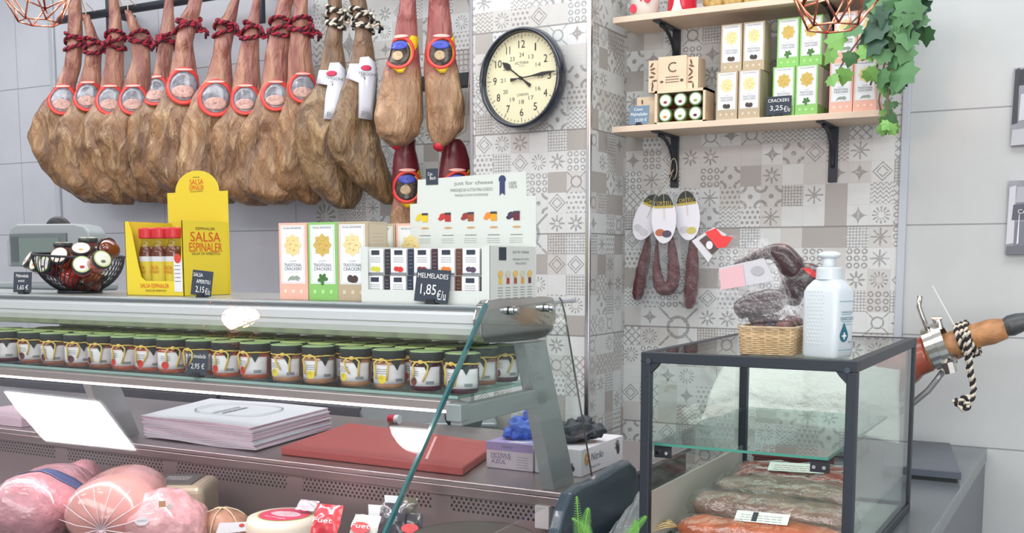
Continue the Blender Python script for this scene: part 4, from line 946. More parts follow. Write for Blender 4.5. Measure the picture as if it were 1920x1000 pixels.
# ---- marmalade display
CARDW = mat('pale_grey_card', (214,220,216), .5); y0 = 1.722
xa, xb = PY(678,560,y0).x, PY(918,560,y0).x; zt = PY(800,462,y0).z; y1 = PX(1004,560,xb).y; w_ = xb-xa; hh = zt-CT
md = thing('jam_display', 'pale grey card display of small jam boxes with a tall printed header', 'display box', ((xa+xb)/2, y0, CT))
u_ = w_/240.0
def fx(u): return PY(u, 510, y0).x
win = MB(); zb0, zb1 = PY(690,543,y0).z, zt
wx = [fx(690), fx(903)]
obj('front_panel', MB().bb((xa, y0, CT), (wx[0], y0+tk, zt)).bb((wx[1], y0, CT), (xb, y0+tk, zt)).bb((wx[0], y0, CT), (wx[1], y0+tk, zb0)), CARDW, md)
sp3 = obj('side_panel', MB().bb((xb-tk, y0, CT), (xb, y1, zt)), CARDW, md); obj('far_side_panel', MB().bb((xa, y0, CT), (xa+tk, y1, zt)), CARDW, md)
obj('base_panel', MB().bb((xa, y0, CT), (xb, y1, CT+.001)), CARDW, md)
hx = lambda u: PY(u, 400, y1).x
hz = lambda v: PY(880, v, y1).z
hpts = [(hx(769), CT), (hx(1005), CT), (hx(1005), hz(371)), (hx(987), hz(371)), (hx(986), hz(326)), (hx(784), hz(333)), (hx(782), hz(379)), (hx(769), hz(380))]
hp = obj('header_panel', MB().prism([(x, y1, z) for x, z in hpts], (0, tk, 0)), CARDW, md)
F = Face((0, y1, 0), XA, ZA)
lettering(F, hp, GREYINK, [('just for cheese', hx(888), hz(344), hx(920)-hx(848), .010), ('MARIDAJES DE AUTOR PARA QUESOS', hx(884), hz(357), hx(922)-hx(843), .0085), ('MARIAGES D AUTEUR POUR FROMAGES', hx(884), hz(366), hx(914)-hx(852), .005), ('100%', hx(962), hz(350), .018, .014)])
mb = MB(); F.rect(mb, hx(800), hz(344), hx(822), hz(313), off=.0006, t=.001); bl = obj('logo_plate', mb, SLATE, hp); lettering(F, bl, CHALK, [('Can', hx(808), hz(323), .011, .007), ('Bech', hx(813), hz(331), .014, .007)], off=.0022)
NAVY = mat('navy_ribbon', (52,62,104), .5)
mb = MB(); F.disc(mb, hx(942), hz(339), .0082, off=.0004); F.poly(mb, [(hx(937),hz(345)),(hx(947),hz(345)),(hx(947),hz(369)),(hx(942),hz(364)),(hx(937),hz(369))], off=.0006); obj('award_ribbon', mb, NAVY, hp)
frs = [((224,200,60),(232,196,50)), ((196,60,60),(180,50,50)), ((150,60,60),(160,84,50)), ((236,140,50),(226,160,40)), ((72,54,84),(104,40,60))]
for i, (a, b_) in enumerate(frs):
    cx = hx(797+43.0*i); cz = hz(404)
    mb = MB(); F.disc(mb, cx-.012, cz-.001, .009, .0065, off=.0004, n=12); F.disc(mb, cx-.018, cz-.006, .006, .004, off=.0008, n=10); obj('fruit_picture', mb, mat('pic_fruit_%d' % i, a, .5), hp)
    mb = MB(); F.rect(mb, cx-.007, cz-.012, cx+.007, cz+.002, off=.001); pj = obj('jar_picture', mb, mat('pic_jar_%d' % i, b_, .5), hp); mb = MB(); F.rect(mb, cx-.0075, cz+.002, cx+.0075, cz+.0065, off=.0012); obj('lid_picture', mb, INK, pj)
    mb = MB(); F.disc(mb, cx, hz(427), .010, .0022, off=.0004, n=12); obj('toast_picture', mb, mat('pic_toast', (200,160,110), .5), hp)
    mb = MB(); F.scribble(mb, cx-.014, hz(442), .028, 1, .005, .002, seed=i); F.scribble(mb, cx-.016, hz(448), .03, 3, .004, .0008, seed=i+9); obj('small_print', mb, GREYINK, hp)
S = Face((xb, y0, CT), YA, ZA); dp = y1-y0
mb = MB(); S.rect(mb, dp*.19, hh*.76, dp*.34, hh*.98, off=.0006); obj('logo_plate', mb, SLATE, sp3)
lettering(S, sp3, GREYINK, [('just for cheese', dp*.66, hh*.9, dp*.36, .008), ('MARIDAJES DE AUTOR', dp*.66, hh*.77, dp*.36, .005), ('PARA QUESOS', dp*.66, hh*.7, dp*.24, .005)])
for i, (a, b_) in enumerate(frs):
    mb = MB(); S.disc(mb, dp*(.22+.16*i), hh*.52, .010, .007, off=.0006, n=10); obj('food_picture', mb, mat('pic_cheese_%d' % (i % 2), ((224,190,110),(206,206,190))[i % 2], .5), sp3)
    mb = MB(); S.rect(mb, dp*(.19+.16*i), hh*.35, dp*(.25+.16*i), hh*.45, off=.0006); obj('jar_picture', mb, mat('pic_jar_%d' % i, b_), sp3)
    mb = MB(); S.scribble(mb, dp*(.17+.16*i), hh*.28, dp*.1, 5, .005, .0012, seed=i); obj('small_print', mb, GREYINK, sp3)
# small jam boxes in the window
BXW = mat('white_jam_box', (232,234,236), .45)
cols = [(688,727,'lemon'), (732,775,'cherry'), (781,823,'fig'), (829,872,'orange'), (876,914,'grape')]
fcol = {'lemon': (206,206,70), 'cherry': (206,56,48), 'fig': (150,66,56), 'orange': (234,130,52), 'grape': (84,70,92)}
dcol = {'lemon': (50,48,56), 'cherry': (40,52,72), 'fig': (70,44,56), 'orange': (98,62,50), 'grape': (56,48,58)}
vt, vm, vb = 463, 512, 545
for rI, (va, vb_) in enumerate(((463, 511), (513, 562))):
    for ci, (ua, ub, nm) in enumerate(cols):
        yb_ = y0+.006; X0 = max(fx(ua), xa+.003); wbx = .037; X0 = xa+.012+ci*.0545-(.006 if rI else 0)+(.004 if rI else 0); z_b = CT+.0015+(1-rI)*.0525
        t = thing('jam_box', f'small {nm} jam box in the {("upper","lower")[rI]} row of the pale grey display', 'box', (X0+wbx/2, yb_, z_b), 'jam boxes in the pale display')
        bxo = obj('carton', MB().bb((X0, yb_, z_b), (X0+wbx, yb_+.036, z_b+.051)), BXW, t, bevel=.0005, bseg=1)
        F = Face((X0, yb_, z_b), XA, ZA); mb = MB(); F.rect(mb, .009, .039, .028, .048); lp = obj('logo_plate', mb, SLATE, bxo)
        mb = MB(); F.scribble(mb, .007, .033, .024, 3, .004, .001, seed=ci); obj('small_print', mb, GREYINK, bxo)
        mb = MB(); F.disc(mb, .014, .012, .0065, .005, off=.0004, n=10); F.disc(mb, .023, .011, .007, .0055, off=.0006, n=10); obj('fruit_picture', mb, mat('jam_box_fruit_'+nm, fcol[nm], .5), bxo)
        mb = MB(); F.rect(mb, 0, 0, wbx, .005); obj('grey_band', mb, mat('grey_band', (130,134,140), .5), bxo)
        t2 = thing('jam_box', f'dark sideways jam box right of the {nm} one, {("upper","lower")[rI]} row of the display', 'box', (X0+wbx+.008, yb_+.004, z_b), 'jam boxes in the pale display')
        b2 = obj('carton', MB().bb((X0+wbx+.0015, yb_+.003, z_b), (X0+wbx+.0155, yb_+.036, z_b+.0505)), mat('dark_box_'+nm, dcol[nm], .45), t2, bevel=.0005, bseg=1)
        F = Face((X0+wbx+.0015, yb_+.003, z_b), XA, ZA); mb = MB(); F.scribble(mb, .003, .042, .008, 5, .007, .0012, seed=ci+3); obj('small_print', mb, GREYINK, b2)
# ---- wire bowl with mini jars
bc = V((PY(150, 540, 1.86).x, 1.86, CT)); RB = .108
wb = thing('wire_bowl', 'black wire bowl full of mini jam jars on the counter top', 'bowl', tuple(bc))
def bowl(a, k): # k 0..1 bottom to rim
    r = .045+(RB-.045)*math.sin(k*math.pi/2); z = .006+.072*(1-math.cos(k*math.pi/2))*.6+.045*k; return bc+V((r*math.cos(a), r*math.sin(a), z+.006*math.cos(a)*k*-1))
obj('base_ring', MB().tube([bc+V((.05*math.cos(2*math.pi*i/28), .05*math.sin(2*math.pi*i/28), .004)) for i in range(29)], .004, 6), BLACK, wb, smooth=True)
obj('rim', MB().tube([bowl(2*math.pi*i/40, 1) for i in range(41)], .0032, 6), BLACK, wb, smooth=True)
mb = MB()
for i in range(52): mb.tube([bowl(2*math.pi*i/52+.5*k/8, k/8) for k in range(9)], .0014, 4)
obj('wires', mb, BLACK, wb, kind=None)
jc = [(150,40,36),(180,90,40),(96,36,40),(150,60,30),(110,50,30)]
def mini(u, v, yy, tx, rz, i, lab, r=.0235, h=.036):
    c = PY(u, v, yy); t = thing('mini_jar', lab, 'jar', tuple(c), 'mini jam jars in the wire bowl')
    R = Matrix.Rotation(rz, 3, 'Z') @ Matrix.Rotation(tx, 3, 'X')
    def T(mb):
        mb.v = [c+R @ p for p in mb.v]; return mb
    obj('jar_body', T(MB().lathe([(.018,-h-.006),(.0225,-h),(.0225,-.008),(.02,-.003)], (0,0,0), 18)), mat('mini_jam_%d' % (i % 5), jc[i % 5], .12, coat=.8), t, smooth=True)
    ld = obj('lid', T(MB().lathe([(r,-.006),(r+.0005,.0),(r-.001,.0045),(.002,.005)], (0,0,0), 24)), mat('black_lid', (42,46,48), .35), t, bevel=.0006)
    mb = MB().lathe([(r-.003,.0052),(.001,.0056)], (0,0,0), 22); obj('lid_label', T(mb), mat('lime_lid_label' if i % 3 else 'cream_lid_label', (196,214,150) if i % 3 else (232,206,190), .45), ld)
    mb = MB().lathe([(r-.006,.0058),(.001,.0062)], (0,0,0), 18); obj('lid_print', T(mb), mat('lid_white_print', (226,230,228), .45), ld)
    mb = MB().ell((0,-.007,.0064), (.006,.004,.0006), 8, 4); obj('fruit_picture', T(mb), mat('mini_fruit_%d' % (i % 5), ((180,60,60),(220,150,60),(90,60,90),(100,110,60),(200,90,50))[i % 5], .5), ld)
spec = [(54,487,1.84,1.0,-1.2,'tipped far left, seen almost edge on'), (68,493,1.80,1.15,-.9,'second from the left, tilted'), (84,497,1.79,1.2,-.7,'third from the left, tilted'),
 (112,480,1.80,1.05,-.3,'large facing lid left of centre'), (118,459,1.88,.05,0,'lying flat, upper left'), (154,497,1.775,1.25,.1,'front centre, behind the wires'), (152,468,1.83,.7,.1,'upper centre'),
 (165,450,1.88,.08,0,'flat on the very top of the pile'), (191,487,1.79,1.2,.5,'front right, behind the wires'), (200,462,1.86,-1.2,.4,'upper right, jar base showing'), (185,465,1.90,.5,.8,'back right of the pile')]
for i, (u, v, yy, tx, rz, s) in enumerate(spec): mini(u, v, yy, tx, rz+.75, i, 'mini jam jar in the wire bowl, '+s)
for i, (u, v) in enumerate(((128,515),(158,520),(185,512),(145,512),(172,498),(105,505))): mini(u, v, 1.84+.012*(i % 3), .6+.4*(i % 2), i, i+2, f'mini jam jar at the bottom of the wire bowl, {ORD[i]} from the pile edge')
# ---- scale display behind the counter top
sdp = thing('weighing_scale', 'grey scale with a tilted display, behind the wire bowl', 'scale', (PY(100,480,2.05).x, 2.05, CT))
def q_(u, v, y=2.06): return PY(u, v, y)
DG = mat('scale_grey', (150,160,164), .4); 
pp = [q_(28,500), q_(26,455), q_(33,428), q_(45,421), q_(150,420), q_(170,424), q_(180,436), q_(183,470), q_(183,500)]
hdm = obj('display_housing', MB().prism([V((p.x, 2.035, p.z)) for p in pp], (0, .06, 0)), DG, sdp, bevel=.006, bseg=3)
a, b_ = q_(37,500), q_(140,437); obj('screen_bezel', MB().bb((a.x, 2.030, a.z), (b_.x, 2.036, b_.z)), mat('bezel_grey', (104,114,118), .4), hdm, bevel=.002)
a, b_ = q_(54,498), q_(128,446); obj('screen', MB().bb((a.x, 2.0285, a.z), (b_.x, 2.031, b_.z)), mat('lcd_screen', (112,128,124), .15), hdm)
a, b_ = q_(40,490), q_(52,445); 
obj('keys', MB().bb((a.x, 2.0285, a.z), (b_.x, 2.031, b_.z)), mat('bezel_dark', (84,92,96), .4), hdm)
a, b_ = q_(0,548), q_(200,500); obj('scale_base', MB().bb((a.x-.05, 2.045, CT), (b_.x, 2.10, a.z+.03)), DG, sdp, bevel=.006)
a = q_(75,412); obj('round_top', MB().ell((a.x, 2.12, a.z-.03), (.055,.02,.042), 20, 12), BLACK, sdp, smooth=True)
# ================================================================ on the worktop
ps = thing('paper_stack', 'tall stack of white and pink printed sheets on the steel worktop', 'paper', (-2.05, 2.2, WZ))
fl, fr2, rr_, ll = PZ(272,822,WZ), PZ(478,848,WZ), PZ(622,806,WZ), PZ(400,786,WZ)
fr2.y = max(fr2.y, WY+.012); fl.y = max(fl.y, WY+.012)
rs = random.Random(5); NS = 30; H0 = .062
for k in range(NS):
    z = WZ+.001+H0*k/NS; fo = (k % 8)/8.0
    jit = lambda: V((rs.uniform(-.005,.005)-.012*fo*0+.002*math.sin(k*.9), rs.uniform(-.003,.003)+.0, 0))
    cs = [p+jit()+V((0,0,0)) for p in (fl, fr2, rr_, ll)]
    sh = V((-.012*(k/NS), .0, 0)); cs = [V((c.x, c.y, z))+sh for c in cs]
    def fn(a, b_, cs=cs, k=k): p = cs[0].lerp(cs[1], a).lerp(cs[3].lerp(cs[2], a), b_); return p+V((0,0,.0022*math.sin(a*7+k*.35)*(1-k/NS*.4)+.0022))
    col_m = mat('pink_paper', (226,196,212), .8) if k % 2 == 0 else mat('white_paper', (226,230,238), .8)
    o = obj('sheets', MB().grid(fn, 10, 6), col_m if k < NS-1 else mat('white_paper', (226,230,238)), ps, solid=.0018)
def ring_on(f, wdt):
    mb = MB(); n = 40; inner = []; outer = []
    for i in range(n):
        a = 2*math.pi*i/n; sx = math.copysign(abs(math.cos(a))**.6, math.cos(a)); sy = math.copysign(abs(math.sin(a))**.6, math.sin(a))
        for R_, L in ((f, outer), (f-wdt, inner)):
            p = fl.lerp(fr2, .52+.30*R_*sx).lerp(ll.lerp(rr_, .52+.30*R_*sx), .55+.27*R_*sy); L.append(V((p.x-.012, p.y, WZ+H0+.0058)))
    mb.add(inner+outer, [(i, (i+1) % n, n+(i+1) % n, n+i) for i in range(n)]); return mb
obj('printed_frame', ring_on(1.0, .03), GREYINK, ps)
ax = (rr_-fr2).normalized(); ay = (fl-fr2).normalized()
F = Face((fl+fr2+rr_+ll)/4+V((-.012,0,WZ*0+H0+.0052)), ax, ay)
mb = MB(); F.scribble(mb, -.07, .012, .13, 1, .02, .008, seed=3); F.scribble(mb, -.06, -.016, .12, 1, .02, .01, seed=7); obj('printed_heading', mb, GREYINK, ps)
sp4 = thing('paper_stack', 'low pinkish pile of papers at the far left of the worktop', 'paper', (-2.75, 2.1, WZ))
a = PZ(5,790,WZ); mb = MB()
for k in range(6): mb.bb((a.x-.1+.004*(k % 3), 2.02+.003*(k % 2), WZ+.001+.005*k), (a.x+.16-.003*(k % 2), 2.22, WZ+.0055+.005*k))
obj('sheets', mb, mat('pink_paper', (226,206,218)), sp4)
# cutting board
cbp = [PZ(u, v, WZ+.001) for u, v in ((526,853),(868,893),(935,845),(655,806))]
cbp[0].y = max(cbp[0].y, WY+.005); cbp[1].y = max(cbp[1].y, WY+.005)
cbd = obj('cutting_board', MB().prism([V((p.x, p.y, WZ+.0005)) for p in cbp], (0, 0, .021)), mat('red_board', (180,88,86), .55, bump=.15, bs=200), None, bevel=.004, bseg=3); tag(cbd, 'thick red plastic cutting board lying on the steel worktop', 'cutting board')
# glove boxes
def glove(x0, x1, y0, y1, h, cbody, label, side):
    t = thing('glove_box', label, 'box', ((x0+x1)/2, (y0+y1)/2, WZ)); bx = obj('carton', MB().bb((x0, y0, WZ+.0005), (x1, y1, WZ+h)), cbody, t, bevel=.0012); return t, bx
gy = 2.15; PK = mat('pale_pink_carton', (226,214,226), .5); LIL = mat('lilac_print', (176,160,212), .5)
x0, x1 = PY(912,880,gy).x, PY(999,880,gy).x; gh = .062
g1, b1 = glove(x0, x1, gy, gy+.24, gh, PK, 'lilac and pink glove box with a blue glove pulled out of its top', 0)
F = Face((x0, gy, WZ), XA, ZA); W1 = x1-x0; mb = MB(); F.rect(mb, 0, gh*.7, W1, gh); obj('lilac_band', mb, LIL, b1)
lettering(F, b1, mat('violet_print', (110,84,140), .5), [('NITRILE', W1*.32, gh*.56, W1*.42, .006), ('SENSITIVE', W1*.32, gh*.44, W1*.44, .007), ('AZUL', W1*.27, gh*.28, W1*.32, .009), ('TOUCH', W1*.45, gh*.85, W1*.24, .005)])
mb = MB(); F.scribble(mb, W1*.66, gh*.5, W1*.24, 5, .006, .001, seed=1); obj('small_print', mb, GREYINK, b1)
F = Face((x0, gy, WZ+gh), XA, YA); mb = MB(); F.rect(mb, 0, 0, W1, .24); tp = obj('lilac_top', mb, LIL, b1); mb = MB(); F.poly(mb, [(W1*.4,.01),(W1*.75,.01),(W1*1.0,.08),(W1*.9,.12)], off=.0008); obj('white_flash', mb, JL, tp)
mb = MB()
for k in range(4): F.poly(mb, [(W1*.55,.03+.012*k),(W1*.95,.05+.014*k),(W1*.93,.056+.014*k),(W1*.55,.036+.012*k)], off=.0012)
obj('blue_hand_print', mb, mat('blue_print', (80,100,200), .5), tp)
x2, x3 = PY(1003,880,gy).x, PY(1090,880,gy).x
GWC = mat('white_glove_carton', (226,226,232), .45)
g2, b2 = glove(x2, x3, gy-.0, gy+.235, gh, GWC, 'white and grey nitrile glove box with a black glove pulled out of its top', 0)
W2 = x3-x2; F = Face((x2, gy, WZ), XA, ZA); OR = mat('orange_disc', (226,150,70), .5)
mb = MB(); F.disc(mb, W2*.16, gh*.62, .0115); od = obj('size_disc', mb, OR, b2); lettering(F, od, CHALK, [('M', W2*.16, gh*.62, .011, .009)], off=.0012)
lettering(F, b2, INK, [('Powder free', W2*.24, gh*.2, W2*.34, .006)]); mb = MB()
HANDP = mat('black_hand_print', (56,58,62), .5)
def handprint(F, parent, a, b_, s, rot):
    mb = MB(); F.disc(mb, a, b_, .0075*s, .0065*s, off=.0006, rot=rot)
    for k, (g, l) in enumerate(((-.9,.012),(-.35,.019),(0,.021),(.35,.019),(.75,.015))):
        an = rot+g; dx, dy = math.cos(an), math.sin(an); px_, py_ = -dy*.0016*s, dx*.0016*s
        F.poly(mb, [(a+dx*.004*s+px_, b_+dy*.004*s+py_), (a+dx*l*s+px_*.7, b_+dy*l*s+py_*.7), (a+dx*l*s-px_*.7, b_+dy*l*s-py_*.7), (a+dx*.004*s-px_, b_+dy*.004*s-py_)], off=.0008)
    obj('hand_print', mb, HANDP, parent)
handprint(F, b2, W2*.8, gh*.3, 1.0, 2.4)
S = Face((x3, gy, WZ), YA, ZA); mb = MB(); S.disc(mb, .03, gh*.6, .014); od2 = obj('size_disc', mb, OR, b2); lettering(S, od2, CHALK, [('M', .03, gh*.6, .012, .011)], off=.0012)
lettering(S, b2, mat('slate_print', (96,120,136), .5), [('Nitrilo', .085, gh*.62, .065, .018), ('Powder free', .075, gh*.25, .05, .006)]); handprint(S, b2, .205, gh*.5, 1.3, 1.9)
F = Face((x2, gy, WZ+gh), XA, YA); mb = MB(); F.ring(mb, W2*.62, .11, .028, .006); obj('orange_ring', mb, OR, b2)
def crumple(c, rad, seed, m_, nm, parent, lob):
    mb = MB(); mb.ell(c, rad, 26, 18, .55, 5, seed=seed)
    for k, (dx, dy, dz, r1, r2, r3) in enumerate(lob): mb.ell(V(c)+V((dx,dy,dz)), (r1,r2,r3), 16, 10, .5, 6, seed=seed+k)
    return obj(nm, mb, m_, parent, smooth=True)
c = PX(980, 812, (x0+x1)/2+.012); c = V((x0+W1*.42, gy+.08, WZ+gh+.020))
crumple(c, (.032,.038,.026), 3, mat('blue_nitrile', (78,116,222), .4, bump=.5, bs=60), 'pulled_glove', g1, [(.012,.01,.022,.016,.014,.026),(-.02,-.02,-.006,.018,.02,.012)])
c = V((x2+W2*.42, gy+.10, WZ+gh+.022)); crumple(c, (.05,.05,.028), 8, mat('black_nitrile', (62,68,76), .5, bump=.5, bs=60), 'pulled_glove', g2, [(.045,.02,.004,.024,.026,.018),(-.03,.0,.0,.024,.03,.02),(.02,.02,.02,.02,.02,.018)])
# ================================================================ behind: staff side
bcb = thing('back_cabinet', 'dark grey low cabinet against the wall behind the counter', 'cabinet', (-3.1, 3.2, 0))
xr_ = PY(600, 780, 2.95).x-.32
obj('body', MB().bb((-4.9, 2.97, 0), (xr_, 3.48, .96)), mat('dark_grey_laminate', (92,92,102), .4), bcb, bevel=.004); obj('top', MB().bb((-4.9, 2.95, .96), (xr_+.01, 3.48, .985)), mat('grey_laminate', (120,122,132), .35), bcb, bevel=.003)
for i in range(4): 
    dx = -4.85+i*.66; d = obj('door', MB().bb((dx, 2.952, .06), (dx+.64, 2.97, .945)), mat('dark_grey_laminate_door', (98,98,108), .4), bcb, bevel=.003); obj('handle', MB().bb((dx+.58, 2.935, .7), (dx+.6, 2.952, .85)), ALU, d, bevel=.002)
blc = thing('folded_cloth', 'dark blue folded cloth on the low cabinet behind the counter', 'cloth', (PY(60,740,3.0).x, 3.1, .985))
cx = PY(55,740,3.0).x; mb = MB()
for k in range(4): mb.ell((cx+.01*k, 3.10, .992+.022*k+.012), (.2-.02*k,.10,.016), 22, 8, .15, 5, seed=k)
obj('fabric', mb, mat('navy_cloth', (84,94,130), .8), blc, smooth=True)
# grey slicer with angled body
sl = thing('slicing_machine', 'grey metal slicing machine behind the red cutting board', 'machine', (-1.75, 2.75, 0))
def zz(u, v, y): return PY(u, v, y)
A = zz(679,795,2.70); Bp = zz(600,776,2.95); Cp = zz(835,768,3.02)
zt_ = A.z; foot = [V((A.x, A.y, 0)), V((Cp.x, Cp.y, 0)), V((Cp.x-.30, Cp.y+.28, 0)), V((Bp.x, Bp.y+.1, 0))]
foot = [V((A.x, 2.72, 0)), V((A.x+.36, 2.93, 0)), V((A.x+.12, 3.3, 0)), V((A.x-.26, 3.02, 0))]
obj('pedestal', MB().prism(foot, (0, 0, zt_-.10)), mat('dark_grey_laminate', (92,92,102)), sl, bevel=.01)
obj('body', MB().prism([p+V((0,0,zt_-.10)) for p in foot], (0, 0, .10)), mat('machine_grey', (132,138,144), .35, .4), sl, bevel=.012, bseg=3)
k = zz(865,782,2.75); obj('blade_guard', MB().tube([V((k.x-.05, 2.80, k.z)), V((k.x+.03, 2.76, k.z-.005))], .045, 24), mat('machine_dark', (90,98,104), .3, .3), sl, smooth=False, bevel=.006)
obj('column', MB().bb((k.x-.06, 2.79, 0), (k.x-.03, 2.83, k.z)), mat('machine_grey', (132,138,144)), sl)
k = zz(740,800,2.68); pr = thing('label_roll', 'small red and white roll beyond the cutting board', 'roll', (k.x, 2.60, WZ)); k = zz(742,802,2.60)
obj('core', MB().cyl((k.x-.022, 2.60, WZ+.014), (k.x, 2.60, WZ+.014), .013, 16), mat('crimson_gloss', (205,36,62)), pr); obj('end_disc', MB().cyl((k.x, 2.60, WZ+.014), (k.x+.014, 2.60, WZ+.014), .0135, 16), WHITE, pr)
# ================================================================ meats in the well
WF = .80
PINKHAM = mat('pink_cooked_ham', (222,158,152), .22, coat=.8, var=.08, vs=8, bump=.15, bs=25)
NETHAM = mat('pink_netted_ham', (206,146,156), .28, coat=.7, var=.22, vs=22, bump=1.0, bs=30)
def log(name, label, u0, v0, Y0, u1, v1, Y1, r, m_, cat='ham', group=None, sq=.85, dn=.05, seed=0):
    a, b_ = PY(u0, v0, Y0), PY(u1, v1, Y1); t = thing(name, label, cat, tuple((a+b_)/2), group); d = (b_-a).normalized(); s = d.cross(ZA).normalized(); up = s.cross(d); L = (b_-a).length
    rings = []; N = 22
    for k in range(N+1):
        x = k/N; e = math.sqrt(max(0, 1-abs(2*x-1)**5)) if 0 < k < N else .08
        rings.append([a+d*(L*x)+(s*(math.cos(q)*r*e)+up*(math.sin(q)*r*e*sq))*(1+dn*pnoise(V((math.cos(q)*1.5, math.sin(q)*1.5, x*5+seed)))) for q in [2*math.pi*i/30 for i in range(30)]])
    return t, a, d, s, up, rings, MB().loft(rings)
t, a, d, s, up, rg, mb = log('netted_ham', 'netted pink cooked ham in clear wrap, left edge of the chilled well', 40,975,1.50, 130,925,1.86, .105, NETHAM, seed=1, dn=.12)
obj('meat', mb, NETHAM, t, smooth=True)
obj('blue_band', MB().loft([[ (a+d*((p-a).dot(d)))+((p-a)-d*((p-a).dot(d)))*1.02 for p in rg[k]] for k in (6,7,8,9)], caps=False), mat('navy_band', (72,84,128), .3), t, smooth=True, solid=.001)
t, a, d, s, up, rg, mb = log('cooked_ham', 'smooth pink cooked ham in clear wrap between the netted ham and the mottled one', 190,975,1.52, 262,925,1.85, .098, PINKHAM, seed=2)
obj('meat', mb, PINKHAM, t, smooth=True)
ts = MB(); ctr_ = a-d*.006
for i in range(14):
    q = 2*math.pi*i/14; ts.tube([ctr_+up*-.02, ctr_+s*(.05*math.cos(q))+up*(.045*math.sin(q)-.01)+d*.002, ctr_+s*(.09*math.cos(q))+up*(.075*math.sin(q))+d*.028], [.002,.0012,.0006], 4)
obj('film_pleats', ts, mat('pale_film_pleats', (240,214,220), .2), t, smooth=True)
t, a, d, s, up, rg, mb = log('netted_ham', 'second netted ham lying at the back of the well, upper left', 95,905,1.88, 185,893,1.93, .055, NETHAM, seed=5, dn=.12); obj('meat', mb, NETHAM, t, smooth=True)
lg = PY(302, 962, 1.66)
t = thing('packed_ham', 'mottled pink ham pack with a small oval white label', 'ham', tuple(lg)); obj('meat', MB().ell(lg-V((0,0,.028)), (.094,.105,.083), 30, 20, .14, 5, seed=4), mat('mottled_ham', (222,168,172), .25, coat=.7, var=.28, vs=35, bump=.9, bs=28), t, smooth=True)
fc = PY(266, 978, 1.565); fn_ = (CAM-fc).normalized(); axv = ZA.cross(fn_).normalized(); F = Face(fc, axv, fn_.cross(axv)); mb = MB(); F.disc(mb, 0, 0, .0135, .009, off=.0); ol = obj('oval_label', mb, mat('label_white', (232,228,234), .4), t); lettering(F, ol, GREYINK, [('LEGADO', 0, .001, .02, .004)])
F = Face(PY(304,946,1.60), axv, fn_.cross(axv)); mb = MB(); F.rect(mb, -.007, -.006, .007, .007); obj('gold_label', mb, mat('gold_brown', (176,128,92), .4), t); mb = MB(); F.disc(mb, .014, -.007, .006); obj('grey_label', mb, mat('grey_label', (190,184,178), .4), t)
bx = PY(352, 925, 1.87); t = thing('wrapped_block', 'beige wrapped block with a dark top label, behind the mottled ham', 'meat block', (bx.x, 1.87, WF))
R = Matrix.Rotation(.5, 3, 'Z'); obj('block', MB().box((bx.x, 1.86, WF+.06), (.13,.15,.12), R), mat('beige_film_block', (176,164,142), .35, coat=.4, var=.1, vs=10), t, bevel=.018, bseg=4)
obj('dark_label', MB().box((bx.x-.015, 1.855, WF+.1215), (.10,.12,.003), R), mat('dark_olive_label', (84,86,84), .35), t, bevel=.001); F = Face((bx.x-.015, 1.855, WF+.1232), R @ XA, R @ YA); mb = MB(); F.scribble(mb, -.03, .02, .06, 4, .012, .003, seed=6); obj('label_print', mb, JL, t.children[1])
rt = PY(418, 975, 1.78); t = thing('tied_roast', 'small brown roast tied with string beside the cheese', 'meat', tuple(rt)); obj('meat', MB().ell(rt-V((0,0,.025)), (.058,.06,.05), 24, 16, .12, 5, seed=9), mat('roast_brown', (176,134,112), .4, var=.25, vs=30, bump=.6, bs=40), t, smooth=True)
mb = MB()
for k in range(3): mb.tube([rt-V((0,0,.025))+Matrix.Rotation(k*1.05+.3, 3, 'Z') @ V((0, .0625*math.cos(q), .053*math.sin(q))) for q in [2*math.pi*i/24 for i in range(25)]], .0016, 5)
obj('string', mb, TWINE, t, smooth=True); F = Face(PY(432,990,1.70), axv, fn_.cross(axv)); mb = MB(); F.poly(mb, [(-.032,-.012),(.032,-.010),(.034,.010),(-.022,.012)]); wl = obj('white_label', mb, JL, t); mb = MB(); F.disc(mb, .024, .003, .006, .004, off=.001); F.disc(mb, .0, 0, .0, .0) if 0 else None; obj('label_seal', mb, mat('red_seal', (205,70,60)), wl)
# cheese
ch = PY(534, 966, 1.83); RC = .086
t = thing('cheese_wheel', 'round pale cheese wheel with a pink printed top label', 'cheese', (ch.x, ch.y, WF)); zc = ch.z-WF
obj('rind', MB().lathe([(RC*.94,0),(RC,.01),(RC,zc-.014),(RC*.95,zc-.003),(RC*.86,zc)], (ch.x, ch.y, WF), 48), mat('ivory_rind', (232,222,204), .4), t, smooth=True)
F = Face((ch.x, ch.y, WF+zc), XA, YA); mb = MB(); F.disc(mb, 0, 0, RC*.70, n=40, off=.0004); gl_ = obj('green_label_edge', mb, mat('olive_green_print', (170,186,96), .4), t)
mb = MB(); F.disc(mb, 0, 0, RC*.66, n=40, off=.0009); pk = obj('pink_label', mb, mat('pink_label_print', (222,74,110), .4), gl_); mb = MB(); F.disc(mb, 0, .004, RC*.45, RC*.26, n=30, off=.0014); obj('cow_picture', mb, mat('label_pale_pink', (232,196,206), .4, var=.3, vs=80), pk)
mb = MB(); F.text(mb, 'Formatge', 0, -.033, .06, .012, off=.0018); obj('lettering', mb, CHALK, pk)
